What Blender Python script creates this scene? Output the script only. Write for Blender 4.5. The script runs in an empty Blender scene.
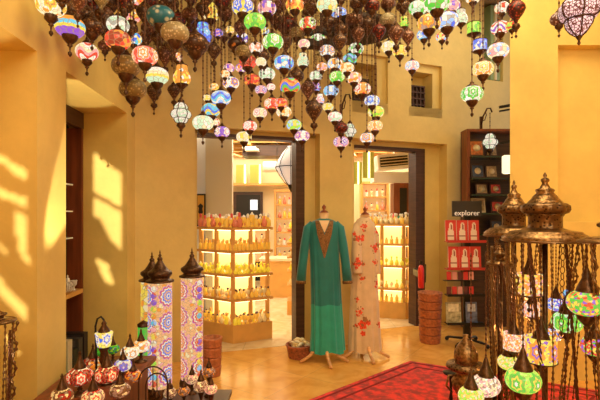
import bpy, math, random
from mathutils import Vector, Matrix
random.seed(7)
SC = bpy.context.scene
COL = SC.collection
PI = math.pi
# ---------------------------------------------------------------- camera, light, exposure
F, H, HY = 450.0, 1.45, 212.0
cam_data = bpy.data.cameras.new('camera'); cam_data.sensor_width = 36; cam_data.lens = 27.0
cam_data.shift_y = 0.02; cam_data.clip_start = 0.05
cam = bpy.data.objects.new('camera', cam_data); COL.objects.link(cam)
cam.location = (0, 0, H); cam.rotation_euler = (PI/2, 0, 0); SC.camera = cam
SC.view_settings.view_transform = 'Standard'; SC.view_settings.look = 'None'
SC.view_settings.gamma = 1.0; SC.view_settings.exposure = -0.08; SC.view_settings.use_curve_mapping = False
wd = bpy.data.worlds.new('world'); SC.world = wd; wd.use_nodes = True
wd.node_tree.nodes['Background'].inputs[0].default_value = (0.55, 0.70, 1.0, 1)
wd.node_tree.nodes['Background'].inputs[1].default_value = 1.0
SUN_DIR = Vector((-0.60, 1.0, -0.30)).normalized()
sd = bpy.data.lights.new('sun', 'SUN'); sd.energy = 6.5; sd.color = (1.0, 0.86, 0.62); sd.angle = 0.006
so = bpy.data.objects.new('sun', sd); COL.objects.link(so); so.location = (4, -6, 6)
so.rotation_euler = SUN_DIR.to_track_quat('-Z', 'Y').to_euler()
def area(name, loc, target, sx, sy, power, color):
    l = bpy.data.lights.new(name, 'AREA'); l.shape = 'RECTANGLE'; l.size = sx; l.size_y = sy
    l.energy = power; l.color = color
    o = bpy.data.objects.new(name, l); COL.objects.link(o); o.location = loc
    o.rotation_euler = (Vector(target) - Vector(loc)).to_track_quat('-Z', 'Y').to_euler()
    return o
WARM = (1.0, 0.84, 0.55)
area('hall_fill_rear', (0.6, -1.6, 3.7), (0.2, 4.0, 1.3), 2.6, 1.4, 104, WARM)  # added fill light behind the camera, no visible source
area('floor_key_over_rug', (1.3, 2.6, 4.1), (1.3, 3.2, 0), 2.0, 1.6, 85, (1.0,.78,.42))  # added overhead area light that brightens the floor
area('low_orange_fill', (0.2, -1.9, 1.3), (-0.4, 4.0, 0.9), 2.6, 1.6, 38, (1.0, 0.60, 0.22))  # added low fill, tints the lower part of the hall orange
area('hall_light_by_bookcase', (2.5, 4.9, 4.05), (2.3, 5.4, 0), 0.8, 0.8, 16, WARM)
area('shop_light_front', (-0.7, 6.6, 2.62), (-0.7, 6.6, 0), 1.6, 2.2, 95, (1.0, 0.86, 0.62))
area('shop_light_back', (1.4, 8.6, 2.62), (1.4, 8.6, 0), 3.0, 1.4, 90, (1.0, 0.86, 0.62))
area('shop_light_far', (-1.2, 8.9, 2.62), (-1.2, 8.9, 0), 1.8, 1.2, 40, (1.0, 0.88, 0.68))

def spot(name, loc, target, power, color, ang, blend=.6):
    l=bpy.data.lights.new(name,'SPOT'); l.energy=power; l.color=color; l.spot_size=ang; l.spot_blend=blend; l.shadow_soft_size=.02
    o=bpy.data.objects.new(name,l); COL.objects.link(o); o.location=loc
    o.rotation_euler=(Vector(target)-Vector(loc)).to_track_quat('-Z','Y').to_euler(); return o
spot('soffit_bounce_spot', (-1.15, 2.2, .75), (-1.66, 3.3, 2.32), 170, (1,.85,.55), .36, .3)  # added spot standing in for sunlight reflected up onto the soffit
spot('soffit_bounce_spot', (-1.0, .9, .9), (-1.55, 1.9, 2.32), 110, (1,.85,.55), .36, .3)  # same added bounce light for the nearer niche
# ---------------------------------------------------------------- geometry helpers
def P(x, y, d): return Vector(((x-300)/F*d, d, H+(HY-y)/F*d))
class MB:
    """collects shapes and links them as one mesh"""
    def __init__(s): s.V=[]; s.F=[]; s.M=[]; s.U=[]; s.S=[]
    def add(s, vs, fs, mi=0, uvs=None, smooth=False):
        b=len(s.V); s.V += [tuple(v) for v in vs]
        for k,f in enumerate(fs):
            s.F.append(tuple(b+i for i in f)); s.M.append(mi[k] if isinstance(mi,(list,tuple)) else mi)
            s.U.append(uvs[k] if uvs else None); s.S.append(smooth)
        return s
    def box(s, a, b, mi=0, T=None):
        x0,y0,z0=a; x1,y1,z1=b
        v=[Vector(p) for p in ((x0,y0,z0),(x1,y0,z0),(x1,y1,z0),(x0,y1,z0),(x0,y0,z1),(x1,y0,z1),(x1,y1,z1),(x0,y1,z1))]
        if T: v=[T@p for p in v]
        return s.add(v,[(0,3,2,1),(4,5,6,7),(0,1,5,4),(1,2,6,5),(2,3,7,6),(3,0,4,7)],mi)
    def cbox(s, c, sz, mi=0, rz=0, rx=0, ry=0):
        T=Matrix.Translation(c)@Matrix.Rotation(rz,4,'Z')@Matrix.Rotation(ry,4,'Y')@Matrix.Rotation(rx,4,'X')
        return s.box([-q/2 for q in sz],[q/2 for q in sz],mi,T)
    def prism(s, poly, z0, z1, mi=0):
        n=len(poly); v=[(p[0],p[1],z0) for p in poly]+[(p[0],p[1],z1) for p in poly]
        a=sum(poly[i][0]*poly[(i+1)%n][1]-poly[(i+1)%n][0]*poly[i][1] for i in range(n))
        fs=[tuple(range(n))[::-1],tuple(range(n,2*n))]+[(i,(i+1)%n,n+(i+1)%n,n+i) for i in range(n)]
        if a<0: fs=[f[::-1] for f in fs]
        return s.add(v,fs,mi)
    def lathe(s, prof, seg=20, c=(0,0,0), mi=0, sm=True, flute=0, nf=8, vs=None, caps=True, T=None):
        n=len(prof); L=[0]
        for i in range(1,n): L.append(L[-1]+math.hypot(prof[i][0]-prof[i-1][0],prof[i][1]-prof[i-1][1]))
        tot=L[-1] or 1; V=[]
        for r,z in prof:
            for k in range(seg):
                a=2*PI*k/seg; rr=r*(1+flute*abs(math.cos(nf*a/2)))
                p=Vector((c[0]+rr*math.cos(a),c[1]+rr*math.sin(a),c[2]+z)); V.append(T@p if T else p)
        Fs=[];U=[]
        for i in range(n-1):
            for k in range(seg):
                j=(k+1)%seg
                Fs.append((i*seg+k,i*seg+j,(i+1)*seg+j,(i+1)*seg+k))
                U.append(((k/seg,L[i]/tot),((k+1)/seg,L[i]/tot),((k+1)/seg,L[i+1]/tot),(k/seg,L[i+1]/tot)))
        m=mi if not callable(mi) else [mi((L[i]+L[i+1])/2/tot,(k+.5)/seg) for i in range(n-1) for k in range(seg)]
        if prof[0][1]>prof[-1][1]: Fs=[f[::-1] for f in Fs]; U=[u[::-1] for u in U]
        s.add(V,Fs,m,U,sm); return s
    def tube(s, pts, r, seg=6, mi=0, sm=True, closed=False):
        pts=[Vector(p) for p in pts]; n=len(pts); V=[]; up=None
        rs=r if isinstance(r,(list,tuple)) else [r]*n
        for i,p in enumerate(pts):
            if closed: t=pts[(i+1)%n]-pts[i-1]
            else: t=pts[min(i+1,n-1)]-pts[max(i-1,0)]
            t.normalize()
            if up is None:
                up=t.cross(Vector((0.3,1,0.1))); 
                if up.length<1e-3: up=t.cross(Vector((1,0,0)))
            else: up=up-t*up.dot(t)
            up.normalize(); b=t.cross(up)
            for k in range(seg):
                a=2*PI*k/seg; V.append(p+(up*math.cos(a)+b*math.sin(a))*rs[i])
        Fs=[]
        m=n if closed else n-1
        for i in range(m):
            for k in range(seg):
                j=(k+1)%seg; q=(i+1)%n
                Fs.append((i*seg+k,i*seg+j,q*seg+j,q*seg+k))
        if not closed: Fs += [tuple(range(seg))[::-1], tuple((n-1)*seg+k for k in range(seg))]
        return s.add(V,Fs,mi,None,sm)
    def ball(s, c, r, mi=0, seg=8, sz=1.0):
        return s.lathe([(max(.0005,r*math.sin(PI*i/6)),-r*sz*math.cos(PI*i/6)) for i in range(7)],seg,c,mi)
    def mesh(s, name, mats):
        me=bpy.data.meshes.new(name); me.from_pydata(s.V,[],s.F)
        for m in (mats if isinstance(mats,(list,tuple)) else [mats]): me.materials.append(m)
        me.polygons.foreach_set('material_index',s.M); me.polygons.foreach_set('use_smooth',s.S)
        if any(u is not None for u in s.U):
            uv=me.uv_layers.new(name='UVMap'); li=0
            for f,u in zip(s.F,s.U):
                for k in range(len(f)):
                    if u: uv.data[li].uv=u[k]
                    li+=1
        me.update(); return me
    def build(s, name, mats, parent=None, bevel=0): 
        return put(name, s.mesh(name,mats), parent, bevel)
def put(name, me, parent=None, bevel=0):
    o=bpy.data.objects.new(name,me); COL.objects.link(o)
    if parent: o.parent=parent
    if bevel:
        b=o.modifiers.new('bevel','BEVEL'); b.width=bevel; b.segments=2; b.limit_method='ANGLE'
    return o
def tag(o, label, cat, group=None, kind=None):
    o['label']=label; o['category']=cat
    if group: o['group']=group
    if kind: o['kind']=kind
    return o
def thing(name, loc, label, cat, group=None, rz=0, sc=1):
    o=bpy.data.objects.new(name,None); COL.objects.link(o); o.empty_display_size=.05
    o.location=loc; o.rotation_euler=(0,0,rz); o.scale=(sc,sc,sc)
    return tag(o,label,cat,group)
def struct(o): o['kind']='structure'; return o
def dup(root, loc, rz=0, label=None, group=None, sc=None):
    r=root.copy(); COL.objects.link(r); r.location=loc; r.rotation_euler=(0,0,rz)
    if sc: r.scale=(sc,sc,sc)
    if label: r['label']=label
    if group: r['group']=group
    for ch in root.children:
        c=ch.copy(); COL.objects.link(c); c.parent=r
        for g in ch.children:
            d=g.copy(); COL.objects.link(d); d.parent=c
    return r

# ---------------------------------------------------------------- materials
def newmat(name):
    m=bpy.data.materials.new(name); m.use_nodes=True; nt=m.node_tree
    return m, nt, nt.nodes['Principled BSDF']
def simple(name, col, rough=.5, metal=0, emit=0, noise=0, nscale=20, bump=0, trans=0, ecol=None):
    m,nt,b=newmat(name)
    b.inputs['Base Color'].default_value=(*col,1); b.inputs['Roughness'].default_value=rough; b.inputs['Metallic'].default_value=metal
    if trans: b.inputs['Transmission Weight'].default_value=trans
    if emit: b.inputs['Emission Color'].default_value=(*(ecol or col),1); b.inputs['Emission Strength'].default_value=emit
    if noise or bump:
        tc=nt.nodes.new('ShaderNodeTexCoord'); no=nt.nodes.new('ShaderNodeTexNoise'); no.inputs['Scale'].default_value=nscale; no.inputs['Detail'].default_value=4
        nt.links.new(tc.outputs['Object'],no.inputs['Vector'])
        if noise:
            r=nt.nodes.new('ShaderNodeValToRGB'); r.color_ramp.elements[0].position=.3; r.color_ramp.elements[1].position=.7
            r.color_ramp.elements[0].color=(*[c*(1-noise) for c in col],1); r.color_ramp.elements[1].color=(*[min(1,c*(1+noise)) for c in col],1)
            nt.links.new(no.outputs['Fac'],r.inputs['Fac']); nt.links.new(r.outputs['Color'],b.inputs['Base Color'])
        if bump:
            bu=nt.nodes.new('ShaderNodeBump'); bu.inputs['Strength'].default_value=bump; bu.inputs['Distance'].default_value=.01
            nt.links.new(no.outputs['Fac'],bu.inputs['Height']); nt.links.new(bu.outputs['Normal'],b.inputs['Normal'])
    return m
C=dict(Q=(1,.50,.20),W=(1,.90,.72),Y=(1,.72,.08),O=(1,.33,.03),R=(.85,.04,.02),P=(1,.42,.40),V=(.28,.08,.62),B=(.03,.16,.85),C=(.10,.62,.80),G=(.06,.62,.05),
       L=(.42,.85,.06),T=(.03,.24,.30),M=(1,.80,.42),K=(.05,.025,.015),D=(.38,.02,.01),A=(.62,.82,.52),S=(.35,.58,.92),N=(.20,.09,.04),U=(.32,.26,.12),X=(.42,.24,.17),Z=(.45,.42,.33))
_mc={}
def mosaic(pal, pat='v', emit=1.25, nf=4, mf=1, asp=1.0, cells=40, key=None):
    k=(pal,pat,emit,nf,mf,cells)
    if k in _mc: return _mc[k]
    m,nt,b=newmat('mosaic_glass'); _mc[k]=m
    nd=nt.nodes; ln=nt.links
    def math_(op,a,c=None,cl=False):
        n=nd.new('ShaderNodeMath'); n.operation=op; n.use_clamp=cl
        for i,v in enumerate((a,c)):
            if v is None: continue
            if isinstance(v,(int,float)): n.inputs[i].default_value=v
            else: ln.new(v,n.inputs[i])
        return n.outputs[0]
    def ramp(fac, stops):
        r=nd.new('ShaderNodeValToRGB'); r.color_ramp.interpolation='CONSTANT'; e=r.color_ramp.elements
        e[0].position=0; e[0].color=(*stops[0][1],1); e[1].position=stops[1][0]; e[1].color=(*stops[1][1],1)
        for p,c in stops[2:]:
            x=e.new(p); x.color=(*c,1)
        ln.new(fac,r.inputs[0]); return r.outputs[0]
    cols=[C[q] for q in pal]
    tc=nd.new('ShaderNodeTexCoord'); sx=nd.new('ShaderNodeSeparateXYZ'); ln.new(tc.outputs['UV'],sx.inputs[0])
    vo=nd.new('ShaderNodeTexVoronoi'); vo.inputs['Scale'].default_value=cells; ln.new(tc.outputs['Object'],vo.inputs['Vector'])
    ve=nd.new('ShaderNodeTexVoronoi'); ve.feature='DISTANCE_TO_EDGE'; ve.inputs['Scale'].default_value=cells; ln.new(tc.outputs['Object'],ve.inputs['Vector'])
    sv=nd.new('ShaderNodeSeparateColor'); ln.new(vo.outputs['Color'],sv.inputs[0]); rnd=sv.outputs[0]
    n=len(cols)
    if pat in('v','k'): col=ramp(rnd,[(i/n,cols[i]) for i in range(n)] if n>1 else [(0,cols[0]),(.5,tuple(c*.8 for c in cols[0]))])
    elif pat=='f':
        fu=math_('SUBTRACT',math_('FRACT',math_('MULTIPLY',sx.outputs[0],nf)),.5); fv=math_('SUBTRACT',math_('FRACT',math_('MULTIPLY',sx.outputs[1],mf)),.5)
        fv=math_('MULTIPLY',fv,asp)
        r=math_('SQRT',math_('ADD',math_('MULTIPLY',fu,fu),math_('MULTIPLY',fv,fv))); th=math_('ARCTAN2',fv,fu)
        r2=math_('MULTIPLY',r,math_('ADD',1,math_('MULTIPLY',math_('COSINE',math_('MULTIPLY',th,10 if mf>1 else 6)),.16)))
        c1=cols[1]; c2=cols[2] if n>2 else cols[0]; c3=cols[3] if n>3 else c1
        fl=ramp(r2,[(0,C['W']),(.07,c1),(.16,c2),(.24,c1),(.33,c3),(.40,cols[0])])  # white centre stands in for the bulb's bright spot behind the glass
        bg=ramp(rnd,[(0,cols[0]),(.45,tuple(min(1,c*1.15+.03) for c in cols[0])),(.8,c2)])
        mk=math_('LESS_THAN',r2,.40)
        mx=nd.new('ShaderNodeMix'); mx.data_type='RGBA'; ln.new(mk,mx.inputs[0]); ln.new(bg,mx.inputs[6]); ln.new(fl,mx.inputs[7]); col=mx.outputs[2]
    elif pat=='m':
        fu=math_('SUBTRACT',math_('FRACT',math_('MULTIPLY',sx.outputs[0],nf)),.5); fv=math_('MULTIPLY',math_('SUBTRACT',math_('FRACT',math_('MULTIPLY',sx.outputs[1],mf)),.5),asp)
        r=math_('SQRT',math_('ADD',math_('MULTIPLY',fu,fu),math_('MULTIPLY',fv,fv))); th=math_('ARCTAN2',fv,fu)
        r2=math_('MULTIPLY',r,math_('ADD',1,math_('MULTIPLY',math_('ABSOLUTE',math_('COSINE',math_('MULTIPLY',th,6))),-.16)))
        a_,o_=cols[1],cols[3]; fl=ramp(r2,[(0,a_),(.045,C['W']),(.09,a_),(.13,cols[0]),(.19,a_),(.235,C['W']),(.29,C['R']),(.33,o_),(.355,C['P']),(.39,cols[0])])
        bg=ramp(rnd,[(0,cols[0]),(.5,C['P']),(.62,cols[0]),(.8,C['M']),(.92,C['O'])])
        mk=math_('LESS_THAN',r2,.40)
        mx=nd.new('ShaderNodeMix'); mx.data_type='RGBA'; ln.new(mk,mx.inputs[0]); ln.new(bg,mx.inputs[6]); ln.new(fl,mx.inputs[7]); col=mx.outputs[2]
    elif pat=='b':
        st=math_('ADD',sx.outputs[1],math_('MULTIPLY',math_('SINE',math_('MULTIPLY',sx.outputs[0],75)),.012))
        col=ramp(st,[(0,cols[0]),(.22,cols[0]),(.34,cols[1%n]),(.46,cols[2%n]),(.62,cols[3%n])])
    elif pat=='s':
        st=math_('FRACT',math_('ADD',math_('MULTIPLY',sx.outputs[1],1.6),math_('MULTIPLY',math_('SINE',math_('MULTIPLY',sx.outputs[0],25)),.22)))
        col=ramp(st,[(i/n,cols[i]) for i in range(n)])
    # leading between the pieces
    ed=math_('LESS_THAN',ve.outputs['Distance'],.03)
    mx=nd.new('ShaderNodeMix'); mx.data_type='RGBA'; ln.new(ed,mx.inputs[0]); ln.new(col,mx.inputs[6])
    mx.inputs[7].default_value=(.10,.04,.02,1) if emit<=.3 else (.42,.26,.12,1)
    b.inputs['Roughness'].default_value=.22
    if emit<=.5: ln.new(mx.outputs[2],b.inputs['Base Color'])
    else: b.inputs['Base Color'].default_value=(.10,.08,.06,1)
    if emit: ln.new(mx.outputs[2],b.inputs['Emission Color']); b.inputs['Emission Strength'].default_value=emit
    try: m.cycles.emission_sampling='AUTO' if pat=='m' or (pat=='v' and cells==24) else 'NONE'
    except Exception: pass
    return m
def filigree(name, dark, light, scale=70, metal=.6):
    m,nt,b=newmat(name); tc=nt.nodes.new('ShaderNodeTexCoord'); v=nt.nodes.new('ShaderNodeTexVoronoi'); v.inputs['Scale'].default_value=scale
    r=nt.nodes.new('ShaderNodeValToRGB'); r.color_ramp.elements[0].position=.22; r.color_ramp.elements[0].color=(*light,1)
    r.color_ramp.elements[1].position=.42; r.color_ramp.elements[1].color=(*dark,1)
    bu=nt.nodes.new('ShaderNodeBump'); bu.inputs['Strength'].default_value=.6; bu.inputs['Distance'].default_value=.004
    nt.links.new(tc.outputs['Object'],v.inputs['Vector']); nt.links.new(v.outputs['Distance'],r.inputs[0]); nt.links.new(r.outputs[0],b.inputs['Base Color'])
    nt.links.new(v.outputs['Distance'],bu.inputs['Height']); nt.links.new(bu.outputs[0],b.inputs['Normal'])
    b.inputs['Metallic'].default_value=metal; b.inputs['Roughness'].default_value=.35
    return m
def plaster(name, col, sc=1.4):
    m,nt,b=newmat(name); tc=nt.nodes.new('ShaderNodeTexCoord'); ge=nt.nodes.new('ShaderNodeNewGeometry')
    n=nt.nodes.new('ShaderNodeTexNoise'); n.inputs['Scale'].default_value=sc; n.inputs['Detail'].default_value=8; n.inputs['Roughness'].default_value=.65
    n2=nt.nodes.new('ShaderNodeTexNoise'); n2.inputs['Scale'].default_value=14; n2.inputs['Detail'].default_value=6
    r=nt.nodes.new('ShaderNodeValToRGB'); r.color_ramp.elements[0].position=.32; r.color_ramp.elements[1].position=.7
    r.color_ramp.elements[0].color=(*[c*.84 for c in col],1); r.color_ramp.elements[1].color=(*[min(1,c*1.12) for c in col],1)
    bu=nt.nodes.new('ShaderNodeBump'); bu.inputs['Strength'].default_value=.25; bu.inputs['Distance'].default_value=.01
    nt.links.new(ge.outputs['Position'],n.inputs['Vector']); nt.links.new(ge.outputs['Position'],n2.inputs['Vector'])
    nt.links.new(n.outputs['Fac'],r.inputs[0]); nt.links.new(r.outputs[0],b.inputs['Base Color'])
    nt.links.new(n2.outputs['Fac'],bu.inputs['Height']); nt.links.new(bu.outputs[0],b.inputs['Normal'])
    b.inputs['Roughness'].default_value=.55
    return m
def wood(name, col, sc=(1,1,12), rough=.4):
    m,nt,b=newmat(name); tc=nt.nodes.new('ShaderNodeTexCoord'); mp=nt.nodes.new('ShaderNodeMapping'); mp.inputs['Scale'].default_value=sc
    n=nt.nodes.new('ShaderNodeTexNoise'); n.inputs['Scale'].default_value=4; n.inputs['Detail'].default_value=6
    r=nt.nodes.new('ShaderNodeValToRGB'); r.color_ramp.elements[0].position=.35; r.color_ramp.elements[1].position=.65
    r.color_ramp.elements[0].color=(*[c*.7 for c in col],1); r.color_ramp.elements[1].color=(*[min(1,c*1.2) for c in col],1)
    nt.links.new(tc.outputs['Object'],mp.inputs[0]); nt.links.new(mp.outputs[0],n.inputs['Vector']); nt.links.new(n.outputs['Fac'],r.inputs[0]); nt.links.new(r.outputs[0],b.inputs['Base Color'])
    b.inputs['Roughness'].default_value=rough
    return m
def tiles(name, c1, c2, size=.55, rough=.18, rot=.6):
    m,nt,b=newmat(name); ge=nt.nodes.new('ShaderNodeNewGeometry'); mp=nt.nodes.new('ShaderNodeMapping'); mp.inputs['Rotation'].default_value=(0,0,rot)
    br=nt.nodes.new('ShaderNodeTexBrick'); br.inputs['Color1'].default_value=(*c1,1); br.inputs['Color2'].default_value=(*c2,1); br.inputs['Mortar'].default_value=(*[c*.75 for c in c1],1)
    br.inputs['Scale'].default_value=1; br.inputs['Brick Width'].default_value=size; br.inputs['Row Height'].default_value=size; br.inputs['Mortar Size'].default_value=.004; br.offset=0
    n=nt.nodes.new('ShaderNodeTexNoise'); n.inputs['Scale'].default_value=5; n.inputs['Detail'].default_value=8; n.inputs['Distortion'].default_value=1.2
    mx=nt.nodes.new('ShaderNodeMix'); mx.data_type='RGBA'; mx.blend_type='MULTIPLY'; mx.inputs[0].default_value=.6
    r=nt.nodes.new('ShaderNodeValToRGB'); r.color_ramp.elements[0].position=.3; r.color_ramp.elements[0].color=(.70,.52,.32,1); r.color_ramp.elements[1].position=.65; r.color_ramp.elements[1].color=(1,1,1,1)
    nt.links.new(ge.outputs['Position'],mp.inputs[0]); nt.links.new(mp.outputs[0],br.inputs['Vector']); nt.links.new(ge.outputs['Position'],n.inputs['Vector'])
    nt.links.new(n.outputs['Fac'],r.inputs[0]); nt.links.new(br.outputs['Color'],mx.inputs[6]); nt.links.new(r.outputs[0],mx.inputs[7]); nt.links.new(mx.outputs[2],b.inputs['Base Color'])
    b.inputs['Roughness'].default_value=rough
    return m
M_wall=plaster('ochre_plaster',(.73,.55,.19))
M_wall2=plaster('golden_plaster',(.80,.585,.18))
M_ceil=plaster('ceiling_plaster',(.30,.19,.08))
M_floor=tiles('honey_stone_floor',(.88,.50,.14),(.80,.43,.10))
M_shopfloor=tiles('pale_stone_floor',(.90,.78,.52),(.86,.72,.46),.6,.15,0)
M_cream=simple('cream_paint',(.78,.64,.40),.7)
M_grey=simple('greige_panel',(.60,.56,.44),.6)
M_white=simple('white_paint',(.86,.84,.80),.5)
M_dkwood=wood('dark_wood',(.07,.03,.018))
M_redwood=wood('red_brown_wood',(.22,.055,.018),(6,6,.6))
M_oak=simple('oak_veneer',(.72,.38,.10),.35,noise=.10,nscale=7)
M_bronze=simple('aged_bronze',(.10,.048,.024),.38,.7,noise=.5,nscale=60,bump=.3)
M_brass=simple('brown_brass',(.27,.15,.062),.3,.8,noise=.7,nscale=60,bump=.4)
M_brassf=filigree('pierced_brass',(.20,.11,.05),(.03,.015,.008),60,.8)
M_black=simple('black_metal',(.02,.018,.016),.4,.4)
M_gold=simple('gold_trim',(.75,.45,.12),.3,.7)
M_chain=simple('copper_chain',(.13,.055,.03),.35,.7)
M_chain2=simple('brass_chain',(.22,.13,.065),.3,.8)

# ---------------------------------------------------------------- walls
ZC=4.25
def wl(d): return -1.268-.0667*d          # left wall face
def wlb(d): return wl(d)-.385             # niche back
HN=2.325                                  # niche head height
b=MB()
def slab(d0,d1,x0f,x1f,z0,z1): b.prism([(x0f(d0),d0),(x1f(d0),d0),(x1f(d1),d1),(x0f(d1),d1)],z0,z1)
out=lambda d: wl(d)-.75
slab(-2.6,.9,out,wl,0,HN); slab(.9,2.449,out,wlb,0,HN); slab(2.449,2.797,out,wl,0,HN); slab(2.797,3.99,out,wlb,0,.125); slab(2.797,3.99,out,lambda d:wlb(d)-.33,.125,HN); slab(3.99,4.6,out,wl,0,HN)
slab(-2.6,4.6,out,wl,HN,ZC)
struct(b.build('wall_left',M_wall2))

class Line:
    def __init__(s,o,d): s.o=Vector(o); s.d=Vector(d).normalized(); s.n=Vector((-s.d.y,s.d.x))  # n points away from camera
    def s_at(s,px,t=0):
        k=(px-300)/F; o=s.o+s.n*t
        return (k*o.y-o.x)/(s.d.x-k*s.d.y)
    def pt(s,a,t=0): return s.o+s.d*a+s.n*t
    def slab(s,m,s0,s1,t0,t1,z0,z1,mi=0):
        m.prism([s.pt(s0,t0),s.pt(s1,t0),s.pt(s1,t1),s.pt(s0,t1)],z0,z1,mi)
    def z_at(s,px,y,t=0): return H+(HY-y)/F*s.pt(s.s_at(px,t),t).y
LL=Line((-1.05,4.556),(.948,.319)); LR=Line((.65,5.41),(.93,.367))
# left bay of the back wall
tF=-.15
sA=-1.0; s0=LL.s_at(195,tF); s1=LL.s_at(320,tF); s2=LL.s_at(352,tF); zS=LL.z_at(310,133,tF)
b=MB()
LL.slab(b,sA,s0,tF,.15,0,ZC); LL.slab(b,s0,s1,tF,0,zS,ZC); LL.slab(b,s1,s2,tF,.15,0,ZC)
d0=LL.s_at(197); d1=LL.s_at(304); zd=LL.z_at(285,137.3)
LL.slab(b,s0,d0,0,.15,0,ZC); LL.slab(b,d1,s1,0,.15,0,zS+.1); LL.slab(b,s0,s1,0,.15,zd,ZC)
# return between the two bays
struct(b.build('wall_back',M_wall))
b=MB(); LL.slab(b,d0,d1,-.02,.12,zd-.035,zd); LL.slab(b,LL.s_at(295.5),d1,-.02,.14,0,zd-.035)
o=struct(b.build('door_1',M_dkwood))
# right bay
r0=LR.s_at(349,tF); r1=LR.s_at(447,tF); r2=r1+3.0; zR=LR.z_at(443,144,tF)
b=MB()
LR.slab(b,r0-.25,r1,tF,0,zR,2.75)
# openings of the upper wall
def win(px0,px1): return LR.s_at(px0,tF),LR.s_at(px1,tF)
wa=win(347,388); wb=win(409,442); wc=win(484,503)
zw=lambda px,y: LR.z_at(px,y,tF)
za0,za1=zw(388,115),zw(388,57); zb0,zb1=zw(425,117),zw(425,64)
LR.slab(b,r0-.25,r2,tF,.15,max(za1,zb1),ZC) if False else None
LR.slab(b,r0-.25,wa[0],tF,.15,2.75,ZC) if wa[0]>r0-.25 else None
LR.slab(b,wa[0],wa[1],tF,.15,2.75,za0); LR.slab(b,wa[0],wa[1],tF,.15,za1,ZC)
LR.slab(b,wa[1],wb[0],tF,.15,2.75,ZC)
LR.slab(b,wb[0],wb[1],tF,.15,2.75,zb0); LR.slab(b,wb[0],wb[1],tF,.15,zb1,ZC)
zc0=zw(490,80)
LR.slab(b,wb[1],wc[0],tF,.15,2.75,ZC); LR.slab(b,wc[0],wc[1],tF,.15,2.75,zc0); LR.slab(b,wc[1],r2,tF,.15,2.75,ZC)
LR.slab(b,r1,r2,tF,.15,0,2.75)
e0=LR.s_at(354); e1=LR.s_at(424); ze=LR.z_at(424,149.2)
LR.slab(b,r0-.25,e0,0,.15,0,zR+.1); LR.slab(b,e1,r1,0,.15,0,zR+.1); LR.slab(b,e0,e1,0,.15,ze,zR+.1)
struct(b.build('wall_back',M_wall))
b=MB(); LR.slab(b,e0,e1,-.02,.12,ze-.04,ze); LR.slab(b,LR.s_at(415),e1,-.02,.14,0,ze-.04)
struct(b.build('door_2',M_dkwood))
for n_,(w,z0,z1) in enumerate(((wa,za0,za1),(wb,zb0,zb1))):
    b=MB(); a0,a1=w; i0=a0+(a1-a0)*.14; i1=a0+(a1-a0)*.78; k0=z0+(z1-z0)*.12; k1=z1-(z1-z0)*.14
    LR.slab(b,a0,i0,tF+.05,.1,z0,z1); LR.slab(b,i1,a1,tF+.05,.1,z0,z1); LR.slab(b,i0,i1,tF+.05,.1,z0,k0); LR.slab(b,i0,i1,tF+.05,.1,k1,z1)
    LR.slab(b,i0,i1,.1,.15,k0,k1)
    w1=struct(b.build('window_%d'%(n_+1),M_wall))
    b=MB(); q0,q1=i0+.02,i0+(i1-i0)*.78; h0,h1=k0+.02,k0+(k1-k0)*.68
    LR.slab(b,q0,q1,-.0,.04,h0,h1,0); LR.slab(b,q0,q1,.05,.08,h0,h1,1)
    b2=MB()
    for i in range(5):
        s=q0+(q1-q0)*i/4; LR.slab(b2,s-.008,s+.008,-.03,0,h0,h1)
        z=h0+(h1-h0)*i/4; LR.slab(b2,q0-.01,q1+.01,-.035,.0,z-.008,z+.008)
    for i in range(4):
        for j in range(4):
            s=q0+(q1-q0)*(i+.5)/4; z=h0+(h1-h0)*(j+.5)/4
            p=LR.pt(s,-.012); b2.lathe([(.022,-.008),(.022,.008)],8,(0,0,0),0,T=Matrix.Translation((p.x,p.y,z))@Matrix.Rotation(PI/2,4,'X'))
    b.build('shutter_panel',[M_dkwood,M_black],w1); b2.build('lattice',M_dkwood,w1)
b=MB(); LR.slab(b,wc[0],wc[1],.1,.15,zc0,ZC,0); mid=(wc[0]+wc[1])/2
LR.slab(b,mid-.02,wc[1]-.02,tF+.03,.05,zc0+.02,ZC-.02,1); LR.slab(b,mid+.04,mid+.07,tF+.01,.03,zc0+.02,ZC-.02,2)
struct(b.build('window_3',[M_wall2,simple('grey_green_paint',(.28,.36,.18),.5),M_cream]))
# right pilaster with its recessed panel
def XR(px,d): return (px-300)/F*d
b=MB(); dR=3.85; xa=XR(510,dR); xp=XR(558,dR)
zt=H+(HY-45)/F*dR; zb=H+(HY-222)/F*dR
b.prism([(xa,dR),(xp,dR),(xp,dR+.3),(xa+.17,dR+.3)],0,ZC); b.box((xp,dR,zt),(4.4,dR+.3,ZC)); b.box((xp,dR+.1,zb),(4.4,dR+.3,zt)); b.box((xp,dR+.02,0),(4.4,dR+.3,zb))
b.box((3.4,-2.6,0),(3.6,dR,ZC))
struct(b.build('wall_right',M_wall2))
b=MB(); b.box((xp+.02,dR-.16,0),(4.4,dR+.02,.02)); 
# floor and ceiling
b=MB(); b.box((-4.2,-2.7,-.1),(5.0,9.7,0))
struct(b.build('floor',M_floor))
b=MB(); b.box((-2.7,-2.8,ZC),(4.6,7.6,ZC+.1)); struct(b.build('ceiling',M_ceil))
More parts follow.
